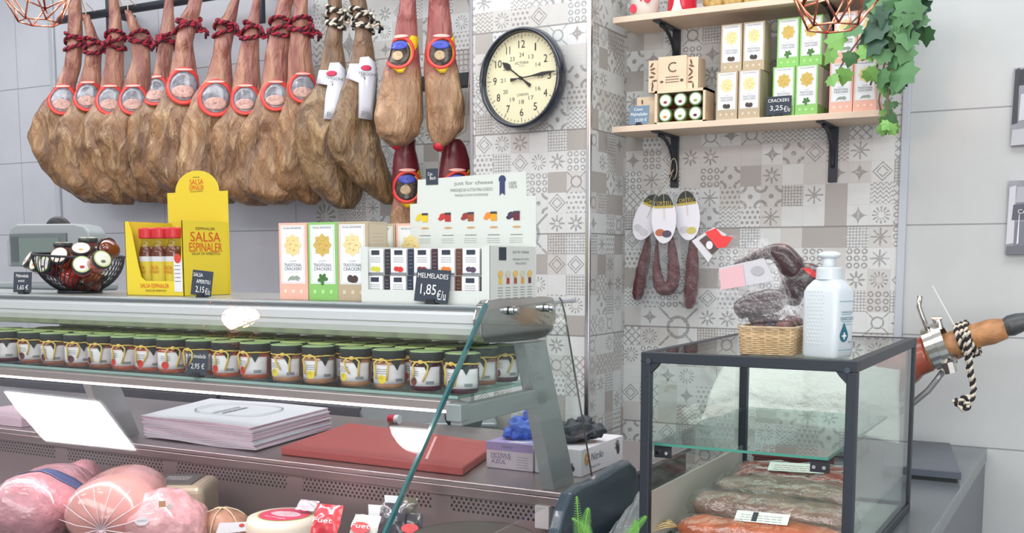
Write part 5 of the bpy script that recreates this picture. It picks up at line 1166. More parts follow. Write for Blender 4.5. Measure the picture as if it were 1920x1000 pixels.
# small packets
def packet(u, v, Y, w, h, cl, lab, rz=.3, tilt=.5, txt=None, disc=None, nm='packet'):
    c = PY(u, v, Y); t = thing('snack_packet', lab, 'packet', tuple(c), 'small packets beside the cheese')
    R = Matrix.Rotation(rz, 3, 'Z') @ Matrix.Rotation(-tilt, 3, 'X'); ax, ay = R @ XA, R @ ZA; n = ax.cross(ay)
    mb = MB()
    def fn(a, b_): q = math.sin(math.pi*a)*math.sin(math.pi*b_); return c+ax*((a-.5)*w)+ay*((b_-.5)*h)+n*(.012*q+.004*pnoise(V((a*5,b_*5,u))))
    mb.grid(fn, 14, 14); mb.grid(lambda a, b_: fn(a,b_)-n*(.022*math.sin(math.pi*a)*math.sin(math.pi*b_)), 14, 14)
    o = obj('pouch', mb, mat(nm+'_film', cl, .25, coat=.6), t, smooth=True); F = Face(c+n*.0165, ax, ay)
    if disc: m2 = MB(); F.disc(m2, 0, -.004, w*.36, w*.2, off=0); dd = obj('pouch_emblem', m2, mat('red_emblem', disc, .4), o)
    if txt: lettering(F, o, CHALK, [(txt, 0, 0, w*.7, .010)], off=.001)
    return t
packet(612,980,1.70,.062,.075,(206,52,64),'red packet with white script leaning on the cheese wheel',.15,.5,'Fuet',nm='red_packet')
packet(576,948,1.86,.05,.03,(214,206,214),'silver edged packet showing behind the cheese wheel',.1,.9,nm='silver_packet')
packet(683,992,1.74,.062,.06,(206,206,202),'grey packet with a red oval emblem, right of the red one',.1,.6,'Fuet',(214,60,66),nm='grey_packet')
packet(735,975,1.80,.055,.07,(72,70,78),'dark packet behind the sloped pane edge',.3,.4,nm='dark_packet'); packet(770,990,1.82,.05,.06,(84,82,88),'dark packet, rightmost of the small packets, with a red round emblem',.5,.4,None,(214,50,70),nm='dark_packet_two')
packet(765,952,1.93,.045,.045,(120,118,108),'olive grey packet standing at the back of the group',.2,.2,nm='olive_packet')
for i, (u, v, Y) in enumerate(((705,958,1.80),(735,940,1.88))):
    c = PY(u, v, Y); t = thing('price_card', ('blank white card stuck among the packets, nearer one','blank white card stuck among the packets, farther one')[i], 'card', (c.x, c.y, WF)); obj('card', MB().box(c, (.034,.002,.024), Matrix.Rotation(.2, 3, 'Z')), WHITE, t); obj('pin', MB().bb((c.x-.0015, c.y+.002, WF), (c.x+.0015, c.y+.004, c.z)), ALU, t)
tr = thing('serving_plate', 'round dark plate at the right end of the chilled well', 'plate', (PZ(880,1000,WF).x, 1.80, WF)); obj('plate', MB().lathe([(.07,0),(.11,.010),(.125,.022),(.12,.022),(.07,.008),(.01,.006)], (PY(905,995,1.84).x-.0, 1.80, WF+.08), 40), mat('dark_plate', (86,82,78), .35), tr, smooth=True)
obj('stand', MB().cyl((PY(905,995,1.84).x, 1.80, WF), (PY(905,995,1.84).x, 1.80, WF+.083), .03, 20), mat('dark_plate', (86,82,78)), tr)
# ================================================================ grey side table and glass case
TZ = .885
tb = thing('side_table', 'grey metal worktable against the right wall', 'table', (-.58, 2.4, 0))
obj('table_top', MB().bb((-.868, .9, TZ-.04), (-.294, YB-.012, TZ)), mat('grey_table_top', (128,136,142), .25, .5, var=.04, vs=4), tb, bevel=.003)
obj('side_panel', MB().bb((-.315, .92, 0), (-.297, YB-.02, TZ-.04)), mat('dark_side_panel', (110,116,126), .4), tb); obj('left_side_panel', MB().bb((-.866, .92, 0), (-.85, YB-.02, TZ-.04)), mat('dark_side_panel', (110,116,126)), tb)
obj('back_shelf', MB().bb((-.85, 1.0, .4), (-.315, YB-.03, .42)), mat('dark_side_panel', (110,116,126)), tb)
X0, X1, Y0, Y1, Z0, Z1 = -.765, -.368, 1.889, 2.535, TZ+.0, 1.277
dc = thing('glass_case', 'black framed glass case on the worktable with wrapped cured meats inside', 'display case', ((X0+X1)/2, (Y0+Y1)/2, Z0))
f = .0185
def bar(a, b_, nm='frame_bar'): return obj(nm, MB().bb(a, b_), BLACKMET, dc, bevel=.0015)
zt0 = Z1-.020
bar((X0,Y0,zt0),(X1,Y0+f,Z1)); bar((X0,Y1-f,zt0),(X1,Y1,Z1)); bar((X0,Y0+f,zt0),(X0+f,Y1-f,Z1)); bar((X1-f,Y0+f,zt0),(X1,Y1-f,Z1))
bar((X0,Y0,Z0),(X1,Y0+f,Z0+f)); bar((X0,Y1-f,Z0),(X1,Y1,Z0+f)); bar((X0,Y0+f,Z0),(X0+f,Y1-f,Z0+f)); bar((X1-f,Y0+f,Z0),(X1,Y1-f,Z0+f))
for x in (X0, X1-f):
    for y in (Y0, Y1-f): bar((x,y,Z0+f),(x+f,y+f,zt0), 'post')
for sx, x in ((1, X0+f), (-1, X1-f)):
    obj('gusset', MB().prism([(x, Y0+.002, zt0), (x+sx*.018, Y0+.002, zt0), (x+sx*.012, Y0+.002, zt0-.008), (x, Y0+.002, zt0-.02)], (0, .012, 0)), BLACKMET, dc)
    obj('screw', MB().cyl((x-sx*.002, Y0-.001, zt0+.004), (x-sx*.002, Y0-.004, zt0+.004), .0055, 10), mat('dark_screw', (90,98,108), .3, .8), dc)
CG = glass('case_glass', (248,253,251), 0, 1.42)
obj('top_pane', MB().bb((X0+f-.004,Y0+f-.004,Z1-.006),(X1-f+.004,Y1-f+.004,Z1-.001)), CG, dc)
obj('right_pane', MB().bb((X1-.008,Y0+f-.002,Z0+f),(X1-.004,Y1-f+.002,zt0)), CG, dc); obj('left_pane', MB().bb((X0+.004,Y0+f-.002,Z0+f),(X0+.008,Y1-f+.002,zt0)), CG, dc)
obj('back_pane', MB().bb((X0+f-.002,Y1-.008,Z0+f),(X1-f+.002,Y1-.004,zt0)), CG, dc)
obj('case_floor', MB().bb((X0+f,Y0+f,Z0+.001),(X1-f,Y1-f,Z0+.012)), mat('pale_case_floor', (206,206,204), .4), dc)
zlb = PX(1216, 925, X0+.012).z
obj('side_board', MB().bb((X0+.0095, Y0+f, Z0+.012), (X0+.0125, Y1-f, zlb)), mat('beige_board', (200,192,184), .5), dc)
ys = PX(1235, 826, X0+.03).y; shz = PX(1235, 826, X0+.03).z; shz = PY(1235,826,2.15).z; xs_ = PY(1235,826,2.15).x; xe_ = PY(1553,863,2.15).x
shz = .5*(shz+PY(1553,863,2.15).z)
ysf = 1.93; 
a, b_ = PY(1235,828,ysf), PY(1553,862,ysf); XSR = b_.x; shz = (a.z+b_.z)/2
sg2 = obj('glass_shelf', MB().bb((X0+.012, ysf, shz-.005), (XSR, Y1-.02, shz)), glass('shelf_green_glass', (232,246,242), 0, 1.5), dc)
obj('shelf_edge', MB().bb((X0+.012, ysf-.001, shz-.005), (XSR, ysf, shz)), mat('shelf_edge_teal', (76,150,134), .15), sg2); obj('shelf_side_edge', MB().bb((XSR-.001, ysf, shz-.005), (XSR, Y1-.02, shz)), mat('shelf_edge_teal', (76,150,134)), sg2)
for sx, x in ((1, X0+.010), (-1, XSR-.034)):
    cl = obj('shelf_clip', MB().bb((x, ysf+.008, shz-.030), (x+.035, ysf+.012, shz-.006)), BLACK, dc, bevel=.001)
    for dx in (.008, .026): obj('bolt', MB().cyl((x+dx, ysf+.008, shz-.02), (x+dx, ysf+.003, shz-.02), .0035, 10), mat('chrome', (220,220,222)), cl)
# cured meats inside
FILM2 = glass('meat_film', (246,244,242), .03, 1.85, haze=.01, bump=1.0, bs=30)
def loin(u0, v0, u1, v1, Y0_, Y1_, r, m_, label, lab=None, tuft=False, seed=0):
    a, b_ = PY(u0, v0, Y0_), PY(u1, v1, Y1_); a.x = max(a.x, X0+.035 if not tuft else X0+.05); b_.x = min(b_.x, X1-.022)
    zmin = Z0+.0125+r*.8; a.z = max(a.z, zmin); b_.z = max(b_.z, zmin) if True else 0; b_.z = a.z if abs(b_.z-a.z) > .03 else b_.z
    t = thing('cured_loin', label, 'cured meat', tuple((a+b_)/2), 'wrapped cured meats in the glass case'); d = (b_-a).normalized(); s = d.cross(ZA).normalized(); up = s.cross(d); L = (b_-a).length; N = 26; rg = []; fg = []
    for k in range(N+1):
        x = k/N; e = math.sqrt(max(0, 1-abs(2*x-1)**6)) if 0 < k < N else .1
        rg.append([a+d*(L*x)+(s*math.cos(q)*r+up*math.sin(q)*r*.78)*e*(1+.22*pnoise(V((math.cos(q)*1.3, math.sin(q)*1.3, x*7+seed)))) for q in [2*math.pi*i/20 for i in range(20)]])
        x2 = -.04+1.08*k/N; e2 = max(.16, math.sqrt(max(0, 1-abs(2*k/N-1)**8)))
        fg.append([a+d*(L*x2)+(s*math.cos(q)*r*1.1+up*math.sin(q)*r*.88)*e2*(1+.2*pnoise(V((math.cos(q)*2, math.sin(q)*2, x*9+seed)))) for q in [2*math.pi*i/20 for i in range(20)]])
    obj('meat', MB().loft(rg), m_, t, smooth=True); obj('film', MB().loft(fg, caps=False), FILM2, t, smooth=True)
    if lab:
        x_, L2 = lab; c = a+d*(L*x_)+up*(r*.93)+s*(r*.25 if s.y < 0 else -r*.25); F = Face(c, d if d.x > 0 else -d, V((0,.80,.6))); mb = MB(); F.rect(mb, -L2/2, -.012, L2/2, .014, off=.002); w = obj('paper_label', mb, mat('meat_label_paper', (232,234,228), .5), t)
        mb = MB(); F.scribble(mb, -L2*.4, .004, L2*.8, 3, .006, .001, seed=seed+2, off=.0028); obj('label_print', mb, GREYINK if seed != 3 else mat('faint_red_print', (220,130,120), .5), w)
        if seed == 1: mb = MB(); F.rect(mb, -.018, -.010, -.008, .012, off=.003); obj('label_bar', mb, INK, w)
    if tuft:
        mb = MB()
        for k in range(12): mb.tube([a, a-d*.02+up*.004*(k % 3)-s*.003*(k-6), a-d*.045+up*.003*(k % 4)-s*.005*(k-6)-up*.008], .0012, 4)
        obj('string_tuft', mb, mat('pale_string', (226,200,150), .8), t, smooth=True)
OR_M = mat('orange_red_meat', (200,104,60), .3, coat=.5, var=.35, vs=22, bump=.5, bs=40); GR_M = mat('grey_brown_meat', (150,122,110), .35, coat=.4, var=.3, vs=22, bump=.5, bs=40); RD_M = mat('red_dried_meat', (164,62,52), .3, coat=.5, var=.35, vs=20, bump=.5, bs=40)
loin(1245,985,1590,1020,1.965,1.975,.036, OR_M, 'orange brown cured loin in film, nearest the front of the glass case', lab=(.52,.10), tuft=True, seed=1)
loin(1300,945,1600,985,2.075,2.07, .046, GR_M, 'grey brown cured loin in film, middle of the glass case', seed=2)
loin(1345,915,1600,940,2.185,2.18, .041, GR_M, 'second grey brown cured loin, behind the middle one', seed=6)
loin(1375,900,1600,915,2.30,2.30,.038, RD_M, 'red cured loin with a pale paper label at the back of the glass case', lab=(.55,.12), seed=3)
loin(1375,885,1600,900,2.40,2.40,.034, RD_M, 'dark red cured loin furthest back in the glass case', seed=8)
# ---------------------------------------------------------------- on top of the case
bz = Z1+.0005
phb = math.radians(24); exb = V((math.cos(phb), -math.sin(phb), 0)); eyb = V((math.sin(phb), math.cos(phb), 0)); Cb = PZ(1565, 673, bz)
def along(u, d):   # distance from the corner along d at which the picture column u is met
    r = ray(u, 670); return (Cb.x*r.y-Cb.y*r.x)/(d.y*r.x-d.x*r.y)
wb_, db_ = along(1499, -exb), min(along(1601, eyb), .085)
bt = thing('pump_bottle', 'white pump bottle with teal print standing on the glass case', 'bottle', tuple(Cb-exb*wb_/2+eyb*db_/2))
def rr_ring(x0, x1, y0, y1, z, rad, n=5):
    P = []
    for cx, cy, a0 in ((x1-rad, y1-rad, 0), (x0+rad, y1-rad, 90), (x0+rad, y0+rad, 180), (x1-rad, y0+rad, 270)):
        for i in range(n): a = math.radians(a0+90*i/(n-1)); P.append(V((cx+rad*math.cos(a), cy+rad*math.sin(a), z)))
    return P
hb = PL(1530, 548, Cb, eyb).z-bz
R = []
for z, k, rad in ((0,.94,.010),(.004,1,.011),(hb,1,.011),(hb+.010,.93,.016),(hb+.020,.70,.014),(hb+.024,.52,.012)):
    hx_, hy_ = wb_/2*k, db_/2*k; rg_ = rr_ring(-wb_/2-hx_, -wb_/2+hx_, db_/2-hy_, db_/2+hy_, 0, min(rad, hx_*.98, hy_*.98))
    R.append([Cb+exb*p.x+eyb*p.y+V((0,0,z)) for p in rg_])
wh = mat('white_bottle_plastic', (214,224,230), .3); bd = obj('body', MB().loft(R), wh, bt, smooth=True)
m2 = bd.modifiers.new('e', 'EDGE_SPLIT'); m2.split_angle = .9
c0b = Cb-exb*wb_/2+eyb*db_/2; cx, cy = c0b.x, c0b.y; xa = (Cb-exb*wb_).x
zc = bz+hb+.022; cap_ = obj('collar', MB().lathe([(.0225,0),(.0225,.020),(.021,.022),(.0,.022)], (cx, cy, zc), 28), wh, bt, bevel=.001)
obj('pump_stem', MB().cyl((cx, cy, zc+.018), (cx, cy, zc+.040), .011, 16), wh, bt, smooth=True)
obj('pump_head', MB().ell((cx, cy, zc+.043), (.0205,.018,.0075), 20, 8).tube([(cx-.002, cy+.01, zc+.043), (cx-.014, cy+.045, zc+.040)], .005, 8), wh, bt, smooth=True)
Fs = Face(Cb, eyb, ZA); dd = db_; TEALP = mat('teal_print', (70,160,172), .5); DT = mat('dark_teal_print', (40,110,130), .5)
mb = MB(); Fs.rect(mb, dd*.16, hb*.86, dd*.9, hb*.868); Fs.rect(mb, dd*.16, hb*.12, dd*.88, hb*.128); obj('teal_lines', mb, TEALP, bd)
lettering(Fs, bd, DT, [('GEL HIDROALCOHOLICO', dd*.56, hb*.70, dd*.6, .0035), ('DESINFECTANTE', dd*.56, hb*.6, dd*.66, .006), ('500 ml', dd*.76, hb*.24, dd*.22, .004)]); mb = MB(); Fs.scribble(mb, dd*.3, hb*.66, dd*.5, 1, .004, .001); Fs.scribble(mb, dd*.3, hb*.55, dd*.5, 2, .005, .001); obj('small_print', mb, TEALP, bd)
mb = MB(); c0 = (dd*.42, hb*.36); pts = [(c0[0], c0[1]+.021)]+[(c0[0]+.0115*math.cos(a), c0[1]-.002+.0115*math.sin(a)) for a in [math.radians(35-i*250/14) for i in range(15)]]
Fs.poly(mb, pts, off=.0006); dr = obj('drop_emblem', mb, DT, bd); mb = MB(); Fs.rect(mb, c0[0]-.006, c0[1]-.004, c0[0]+.006, c0[1]-.001, off=.0012); Fs.rect(mb, c0[0]-.0018, c0[1]-.0085, c0[0]+.0018, c0[1]+.0035, off=.0013); obj('cross', mb, CHALK, dr)
mb = MB()
for i in range(5):
    for j in range(15): mb.ell(Cb-exb*(wb_-.016-.007*i-(.0035 if j % 2 else 0))+V((0,0,.024+j*.0066)), (.0022,.0010,.0015), 8, 4, R=Matrix.Rotation(-phb, 3, 'Z'))
obj('grip_bumps', mb, wh, bd, smooth=True)
# basket
bx0, bx1, by0, by1 = PZ(1383,664,Z1).x, xa-.006, 1.925, 2.07
bk = thing('wicker_basket', 'small woven basket on the glass case, left of the pump bottle', 'basket', ((bx0+bx1)/2, 2.0, Z1)); WICK = mat('wicker', (204,178,140), .7, var=.15, vs=60)
bh_ = .050; mb = MB(); mb2 = MB()
per = rr_ring(bx0, bx1, by0, by1, 0, .015, 6); P2 = []
for i in range(len(per)):
    a, b_ = per[i], per[(i+1) % len(per)]; n = max(1, int((b_-a).length/.006))
    for k in range(n): P2.append(a.lerp(b_, k/n))
N = len(P2); cen_ = V(((bx0+bx1)/2, (by0+by1)/2, 0))
for j in range(15):
    z = Z1+.002+bh_*j/14.5; fl_ = 1-.06*(1-j/14); pts = []
    for i in range(N+1):
        p = P2[i % N]; o_ = (p-cen_).normalized()*(.0013*math.sin(i*math.pi/2+(j % 2)*math.pi)); pts.append(cen_+(p-cen_)*fl_+o_+V((0,0,z)))
    mb.tube(pts, .0019 if j not in (9,10,14) else .0028, 4)
for i in range(0, N, 4): p = P2[i]; mb2.tube([cen_+(p-cen_)*.94+V((0,0,Z1+.001)), p+V((0,0,Z1+bh_+.003))], .0018, 4)
obj('weave', mb, WICK, bk, smooth=True); obj('stakes', mb2, WICK, bk, smooth=True); obj('basket_floor', MB().bb((bx0+.008,by0+.008,Z1+.0005),(bx1-.008,by1-.008,Z1+.003)), WICK, bk)
# packages in the basket
DK_M = mat('dark_cured_meat', (70,50,54), .3, coat=.5, var=.4, vs=40, bump=.6, bs=60); FB = glass('bag_film', (250,250,252), .04, 1.75, haze=.02, bump=1.0, bs=40)
def film_sheet(pp, Y_, parent, m_=FB, amp=.010, name='clear_bag', nu=26, nv=22, sd=0):
    C = [PY(u, v, Y_+dy) for u, v, dy in pp]
    def fn(a, b_): p = C[0].lerp(C[1], a).lerp(C[3].lerp(C[2], a), b_); e = math.sin(math.pi*a)*math.sin(math.pi*b_); return p+V((0, -amp*e*1.4+amp*.8*pnoise(p*22+V((sd,0,0))), amp*.5*pnoise(p*25+V((0,sd,0)))))
    return obj(name, MB().grid(fn, nu, nv), m_, parent, smooth=True)
def curved(pxs, Yc, radii, parent, name, m_, seg=14):
    P = [PY(u, v, Yc) for u, v in pxs]; fine = []; rd = []
    for i in range(len(P)-1):
        p0, p1, p2, p3 = P[max(i-1,0)], P[i], P[i+1], P[min(i+2,len(P)-1)]
        for k in range(5):
            t_ = k/5; fine.append(.5*((2*p1)+(-p0+p2)*t_+(2*p0-5*p1+4*p2-p3)*t_*t_+(-p0+3*p1-3*p2+p3)*t_**3)); rd.append(radii[i]*(1-t_)+radii[i+1]*t_)
    fine.append(P[-1]); rd.append(radii[-1]*.6); rd[0] *= .6
    return obj(name, MB().tube(fine, rd, seg), m_, parent, smooth=True)
t = thing('meat_package', 'dark cured sausage in clear wrap with a red flag tag, tallest in the basket', 'package', tuple(PY(1420,530,2.03)), 'clear wrapped meats in the basket')
curved([(1378,497),(1405,488),(1440,474),(1465,478),(1485,500),(1497,520)], 2.03, [.007,.009,.013,.022,.024,.014], t, 'cured_meat', DK_M)
film_sheet([(1330,440,.0),(1440,440,.02),(1500,600,.0),(1345,560,.0)], 2.0, t)
C = [PY(u, v, 1.975) for u, v in ((1299,452),(1335,428),(1374,443),(1330,491))]; 
w = obj('tag', MB().prism([PY(u, v, 1.985) for u, v in ((1297,452),(1338,426),(1362,440),(1328,492))], (0,.001,0)), mat('pale_tag', (214,214,218), .5), t)
obj('red_flag', MB().prism([PY(u, v, 1.982) for u, v in ((1322,436),(1342,428),(1353,442),(1374,445),(1362,463),(1345,466))], (0,.001,0)), mat('bright_red_card', (232,64,66), .5), w)
lb_ = obj('emblem', MB().prism([PY(u, v, 1.982) for u, v in ((1311,451),(1324,441),(1348,467),(1335,478))], (0,.001,0)), mat('dark_emblem', (90,72,72), .5), w); obj('emblem_centre', MB().prism([PY(1330+8*math.cos(a)*.8, 460+10*math.sin(a)*.8, 1.980) for a in [2*math.pi*i/12 for i in range(12)]], (0,.001,0)), mat('label_white', (232,228,234)), lb_)
t = thing('meat_package', 'flat clear package with a pink and silver label at the front of the basket', 'package', tuple(PY(1430,560,1.95)), 'clear wrapped meats in the basket')
film_sheet([(1345,512,.01),(1450,482,.015),(1492,600,.0),(1365,608,.0)], 1.935, t, sd=3, amp=.006)
lw = obj('label', MB().prism([PY(u, v, 1.93) for u, v in ((1348,503),(1432,484),(1452,526),(1352,545))], (0,.001,0)), mat('silver_label', (206,206,212), .35), t); obj('pink_patch', MB().prism([PY(u, v, 1.928) for u, v in ((1348,506),(1392,496),(1398,536),(1352,544))], (0,.001,0)), mat('pink_patch', (226,184,190), .4), lw)
obj('label_emblem', MB().prism([PY(1420+12*math.cos(a), 508+9*math.sin(a), 1.928) for a in [2*math.pi*i/16 for i in range(16)]], (0,.001,0)), mat('grey_emblem', (178,178,184), .4), lw)
mb = MB(); curved([(1380,585),(1410,572),(1445,565),(1470,560)], 1.985, [.016,.022,.024,.016], t, 'cured_meat', DK_M)
t = thing('meat_package', 'dark wrapped meat with a red seal, against the pump bottle', 'package', tuple(PY(1510,540,2.04)), 'clear wrapped meats in the basket')
curved([(1475,570),(1488,540),(1508,520),(1530,522),(1545,535)], 2.06, [.022,.026,.028,.022,.012], t, 'cured_meat', DK_M); obj('red_seal', MB().prism([PY(u, v, 2.015) for u, v in ((1503,502),(1520,504),(1533,514),(1533,524),(1515,514))], (0,.002,0)), mat('bright_red_card', (232,64,66)), t); film_sheet([(1468,505,0),(1530,500,0),(1525,610,0),(1470,610,0)], 2.02, t, sd=6, amp=.008)
t = thing('meat_package', 'small dark dried meats in crinkled film filling the basket', 'package', tuple(PY(1430,600,1.98)), 'clear wrapped meats in the basket')
rs = random.Random(4)
for i in range(14):
    c = V((rs.uniform(bx0+.016, bx1-.018), rs.uniform(by0+.02, by1-.02), Z1+.035+rs.uniform(0,.028))); mb = MB().ell(c, (rs.uniform(.012,.02),.012,.010), 12, 8, .4, 8, seed=i); obj('dried_piece', mb, (DK_M, mat('brown_dried_piece', (110,66,60), .35, var=.3, vs=50))[i % 3 == 0], t, smooth=True)
film_sheet([(1374,570,.0),(1508,560,.0),(1505,618,.0),(1392,618,.0)], 1.918, t, sd=9, amp=.004)
# ---------------------------------------------------------------- clear bag beside the case
cb_ = thing('plastic_bag', 'crumpled clear plastic bag beside the left foot of the glass case', 'bag', (-.81, 1.95, TZ)); 
pc_ = [PZ(1145,945,TZ+.02), PZ(1205,905,TZ+.05)]
def fn(a, b_): x = -.862+.088*a; y = 1.93+.25*b_; return V((x+.006*pnoise(V((a*4,b_*4,1))), y, TZ+.004+.085*math.sin(math.pi*min(1,max(0,a)))*math.sin(math.pi*b_)+.02*abs(pnoise(V((a*5,b_*5,0))))))
obj('film', MB().grid(fn, 24, 24), glass('bag_film_thick', (240,242,244), .08, 1.5, haze=.25, bump=1.0, bs=40), cb_, smooth=True)
# ---------------------------------------------------------------- cover sheet, ham on stand
st = thing('ham_stand', 'steel ham stand with ring clamp holding a leg upright at its hoof end', 'stand', (-.42, 3.1, TZ)); CHR = mat('chrome_soft', (206,204,200), .2, 1)
slb = thing('induction_plate', 'dark grey flat slab lying on the worktable behind the glass case', 'plate', (-.42, 3.1, TZ)); 
sp_ = [PZ(1695,884,TZ+.03), PZ(1803,886,TZ+.03), PZ(1782,831,TZ+.03), PZ(1690,829,TZ+.03)]
obj('slab', MB().prism([V((p.x, p.y, TZ+.010)) for p in (V((sp_[1].x-.19, sp_[1].y, 0)), sp_[1], sp_[2], V((sp_[2].x-.19, sp_[2].y, 0)))], (0, 0, .020)), mat('dark_slab', (84,92,104), .35), slb, bevel=.002); 
obj('feet', MB().prism([V((p.x, p.y, TZ)) for p in (V((sp_[1].x-.17, sp_[1].y+.01, 0)), sp_[1]+V((-.012,.01,0)), sp_[2]+V((-.012,-.01,0)), V((sp_[2].x-.17, sp_[2].y-.01, 0)))], (0, 0, .010)), BLACK, slb)
YH = 3.22
hl = thing('cured_ham', 'cured ham on the stand, dark hoof pointing right, striped cord at the ankle', 'ham', tuple(PY(1800,640,YH)))
HS = ham_mat('cured_ham_skin_stand', 'red')
HSK = mat('ham_shank_skin', (178,128,84), .45, var=.3, vs=25, bump=.6, bs=30); HSR = mat('ham_cut_red', (150,72,52), .35, var=.35, vs=25, coat=.4)
curved([(1420,740),(1500,735),(1600,720),(1680,690),(1715,672),(1745,662)], YH, [.03,.075,.085,.068,.055,.050], hl, 'ham_body', HSR, 20)
curved([(1735,664),(1770,655),(1800,643),(1830,630),(1860,622),(1890,616)], YH, [.052,.042,.040,.034,.036,.026], hl, 'shank', HSK, 18)
curved([(1880,617),(1895,611),(1910,606),(1935,600)], YH, [.022,.030,.028,.020], hl, 'hoof', mat('dark_hoof', (74,78,80), .4, var=.2, vs=40), 14)
def yw(u, v, Y=YH): return PY(u, v, Y)
dax = (yw(1830,630)-yw(1745,662)).normalized(); s1 = dax.cross(YA).normalized(); s2 = YA
def ringc(u, v, r, w, nm, par):
    c = yw(u, v); obj(nm, MB().loft([[c+dax*q+s1*(rr2*math.cos(a))+s2*(rr2*math.sin(a)) for a in [2*math.pi*i/32 for i in range(32)]] for q, rr2 in ((-w/2,r-.006),(-w/2,r),(w/2,r),(w/2,r-.006))], caps=False), CHR, par, solid=.002, smooth=False)
ringc(1752,652,.062,.026,'clamp_ring',st); ringc(1770,646,.067,.022,'clamp_ring',st)
obj('locking_bolt', MB().tube([yw(1779,690,YH-.02), yw(1786,668,YH-.05)], .014, 12).tube([yw(1783,700,YH-.04), yw(1778,680,YH-.04)], .018, 8), CHR, st)
obj('clamp_bolt', MB().tube([yw(1757,600), yw(1762,618)], .012, 10).tube([yw(1748,598), yw(1766,598)], .006, 8), CHR, st)
obj('handle', MB().tube([yw(1725,555,YH-.03), yw(1723,575,YH-.03), yw(1730,595,YH-.03), yw(1742,625,YH-.03)], .007, 8), CHR, st, smooth=True)
obj('curved_arm', MB().tube([yw(1768,697,YH), yw(1757,712,YH), yw(1740,733,YH), yw(1712,756,YH), yw(1670,785,YH), yw(1625,812,YH), yw(1600,828,YH)], .009, 10), mat('arm_grey', (156,160,162), .35, .5), st, smooth=True)
obj('skewer', MB().tube([yw(1748,536,YH-.05), yw(1790,612,YH-.05)], .0022, 6), mat('white_rod', (226,226,224), .4), st)
a = yw(1600,828,YH); obj('stand_base', MB().bb((-.84, YH-.09, TZ), (-.60, YH+.09, TZ+.02)).bb((a.x-.02, YH-.02, TZ+.0), (a.x+.02, YH+.02, a.z)), mat('arm_grey', (156,160,162)), st, bevel=.003)
# striped cord
rp = MB(); rp2 = MB()
def cord(pts, r=.0075):
    fine = []
    for i in range(len(pts)-1):
        p0, p1, p2, p3 = pts[max(i-1,0)], pts[i], pts[i+1], pts[min(i+2,len(pts)-1)]
        for k in range(8): t_ = k/8; fine.append(.5*((2*p1)+(-p0+p2)*t_+(2*p0-5*p1+4*p2-p3)*t_*t_+(-p0+3*p1-3*p2+p3)*t_**3))
    fine.append(pts[-1]); L = 0; A = [[], []]
    for i, p in enumerate(fine):
        if i: L += (p-fine[i-1]).length
        d = (fine[min(i+1,len(fine)-1)]-fine[max(i-1,0)]).normalized(); a = d.cross(YA).normalized(); b_ = d.cross(a)
        for q in range(2): ph = L*260+q*math.pi; A[q].append(p+(a*math.cos(ph)+b_*math.sin(ph))*r*.55)
    rp.tube(A[0], r*.62, 6); rp2.tube(A[1], r*.62, 6)
for k in range(3):
    c = yw(1806+8*k, 640-3*k); cord([c+dax*(.002*math.sin(a))+s1*(.047*math.cos(a))+s2*(.047*math.sin(a)) for a in [2*math.pi*i/10 for i in range(11)]])
yk = YH-.06; cord([yw(1815,622,yk), yw(1817,655,yk), yw(1820,690,yk), yw(1826,725,yk), yw(1822,752,yk)]); cord([yw(1808,625,yk), yw(1812,660,yk+.01), yw(1818,700,yk+.01), yw(1825,735,yk), yw(1815,755,yk), yw(1800,762,yk), yw(1790,750,yk)]); cord([yw(1822,750,yk), yw(1810,745,yk), yw(1800,755,yk), yw(1806,768,yk), yw(1818,762,yk)])
o = obj('cord', rp, WROPE, hl, smooth=True); obj('cord_strand', rp2, KROPE, o, smooth=True)
# white cover over the ham body
cv = thing('cover_sheet', 'white crinkled paper cover draped over the ham behind the glass case', 'cover', tuple(PY(1540,740,3.1)))
top = [PY(u, v, YH) for u, v in ((1370,665),(1420,655),(1500,652),(1590,650),(1650,652),(1692,660))]
bot = [PY(u, v, 3.08) for u, v in ((1322,788),(1380,772),(1450,786),(1540,798),(1620,812),(1692,826))]
def fn(a, b_):
    k = a*5; i = min(int(k), 4); f_2 = k-i; t_ = top[i].lerp(top[i+1], f_2); q_2 = bot[i].lerp(bot[i+1], f_2)
    p = t_.lerp(q_2, b_); p.y -= .055*math.sin(math.pi*min(1, b_*1.3)*.8)+.0; return p+V((0, -.012*pnoise(p*14)-.012*abs(math.sin(a*9+b_*2))*b_, .006*pnoise(p*18)))
cm = mat('white_crinkled_paper', (204,208,204), .6, bump=.9, bs=45)
obj('sheet', MB().grid(fn, 50, 30), cm, cv, smooth=True, solid=.001)
bot2 = [PY(u, v, YH) for u, v in ((1372,740),(1420,740),(1500,745),(1590,745),(1650,740),(1692,735))]
obj('back_fold', MB().grid(lambda a, b_: fn(a, 0).lerp(fn(a, 0)+V((0,.11,-.16)), b_)+V((0,.03*math.sin(math.pi*b_),0)), 30, 12), cm, cv, smooth=True, solid=.001)
mb0, mb1 = PY(1412,870,2.78), PY(1545,870,2.78); mtop = PY(1412,848,2.78).z
mt = thing('storage_box', 'dark red box on the worktable, seen through the glass case', 'box', ((mb0.x+mb1.x)/2, 2.82, TZ)); MR = mat('maroon_plastic', (112,52,56), .4)
obj('body', MB().bb((mb0.x, 2.78, TZ+.0005), (mb1.x, 2.90, mtop-.012)), MR, mt, bevel=.003); obj('lid', MB().bb((mb0.x-.003, 2.777, mtop-.012), (mb1.x+.003, 2.903, mtop)), mat('maroon_lid', (128,60,64), .35), mt, bevel=.003)
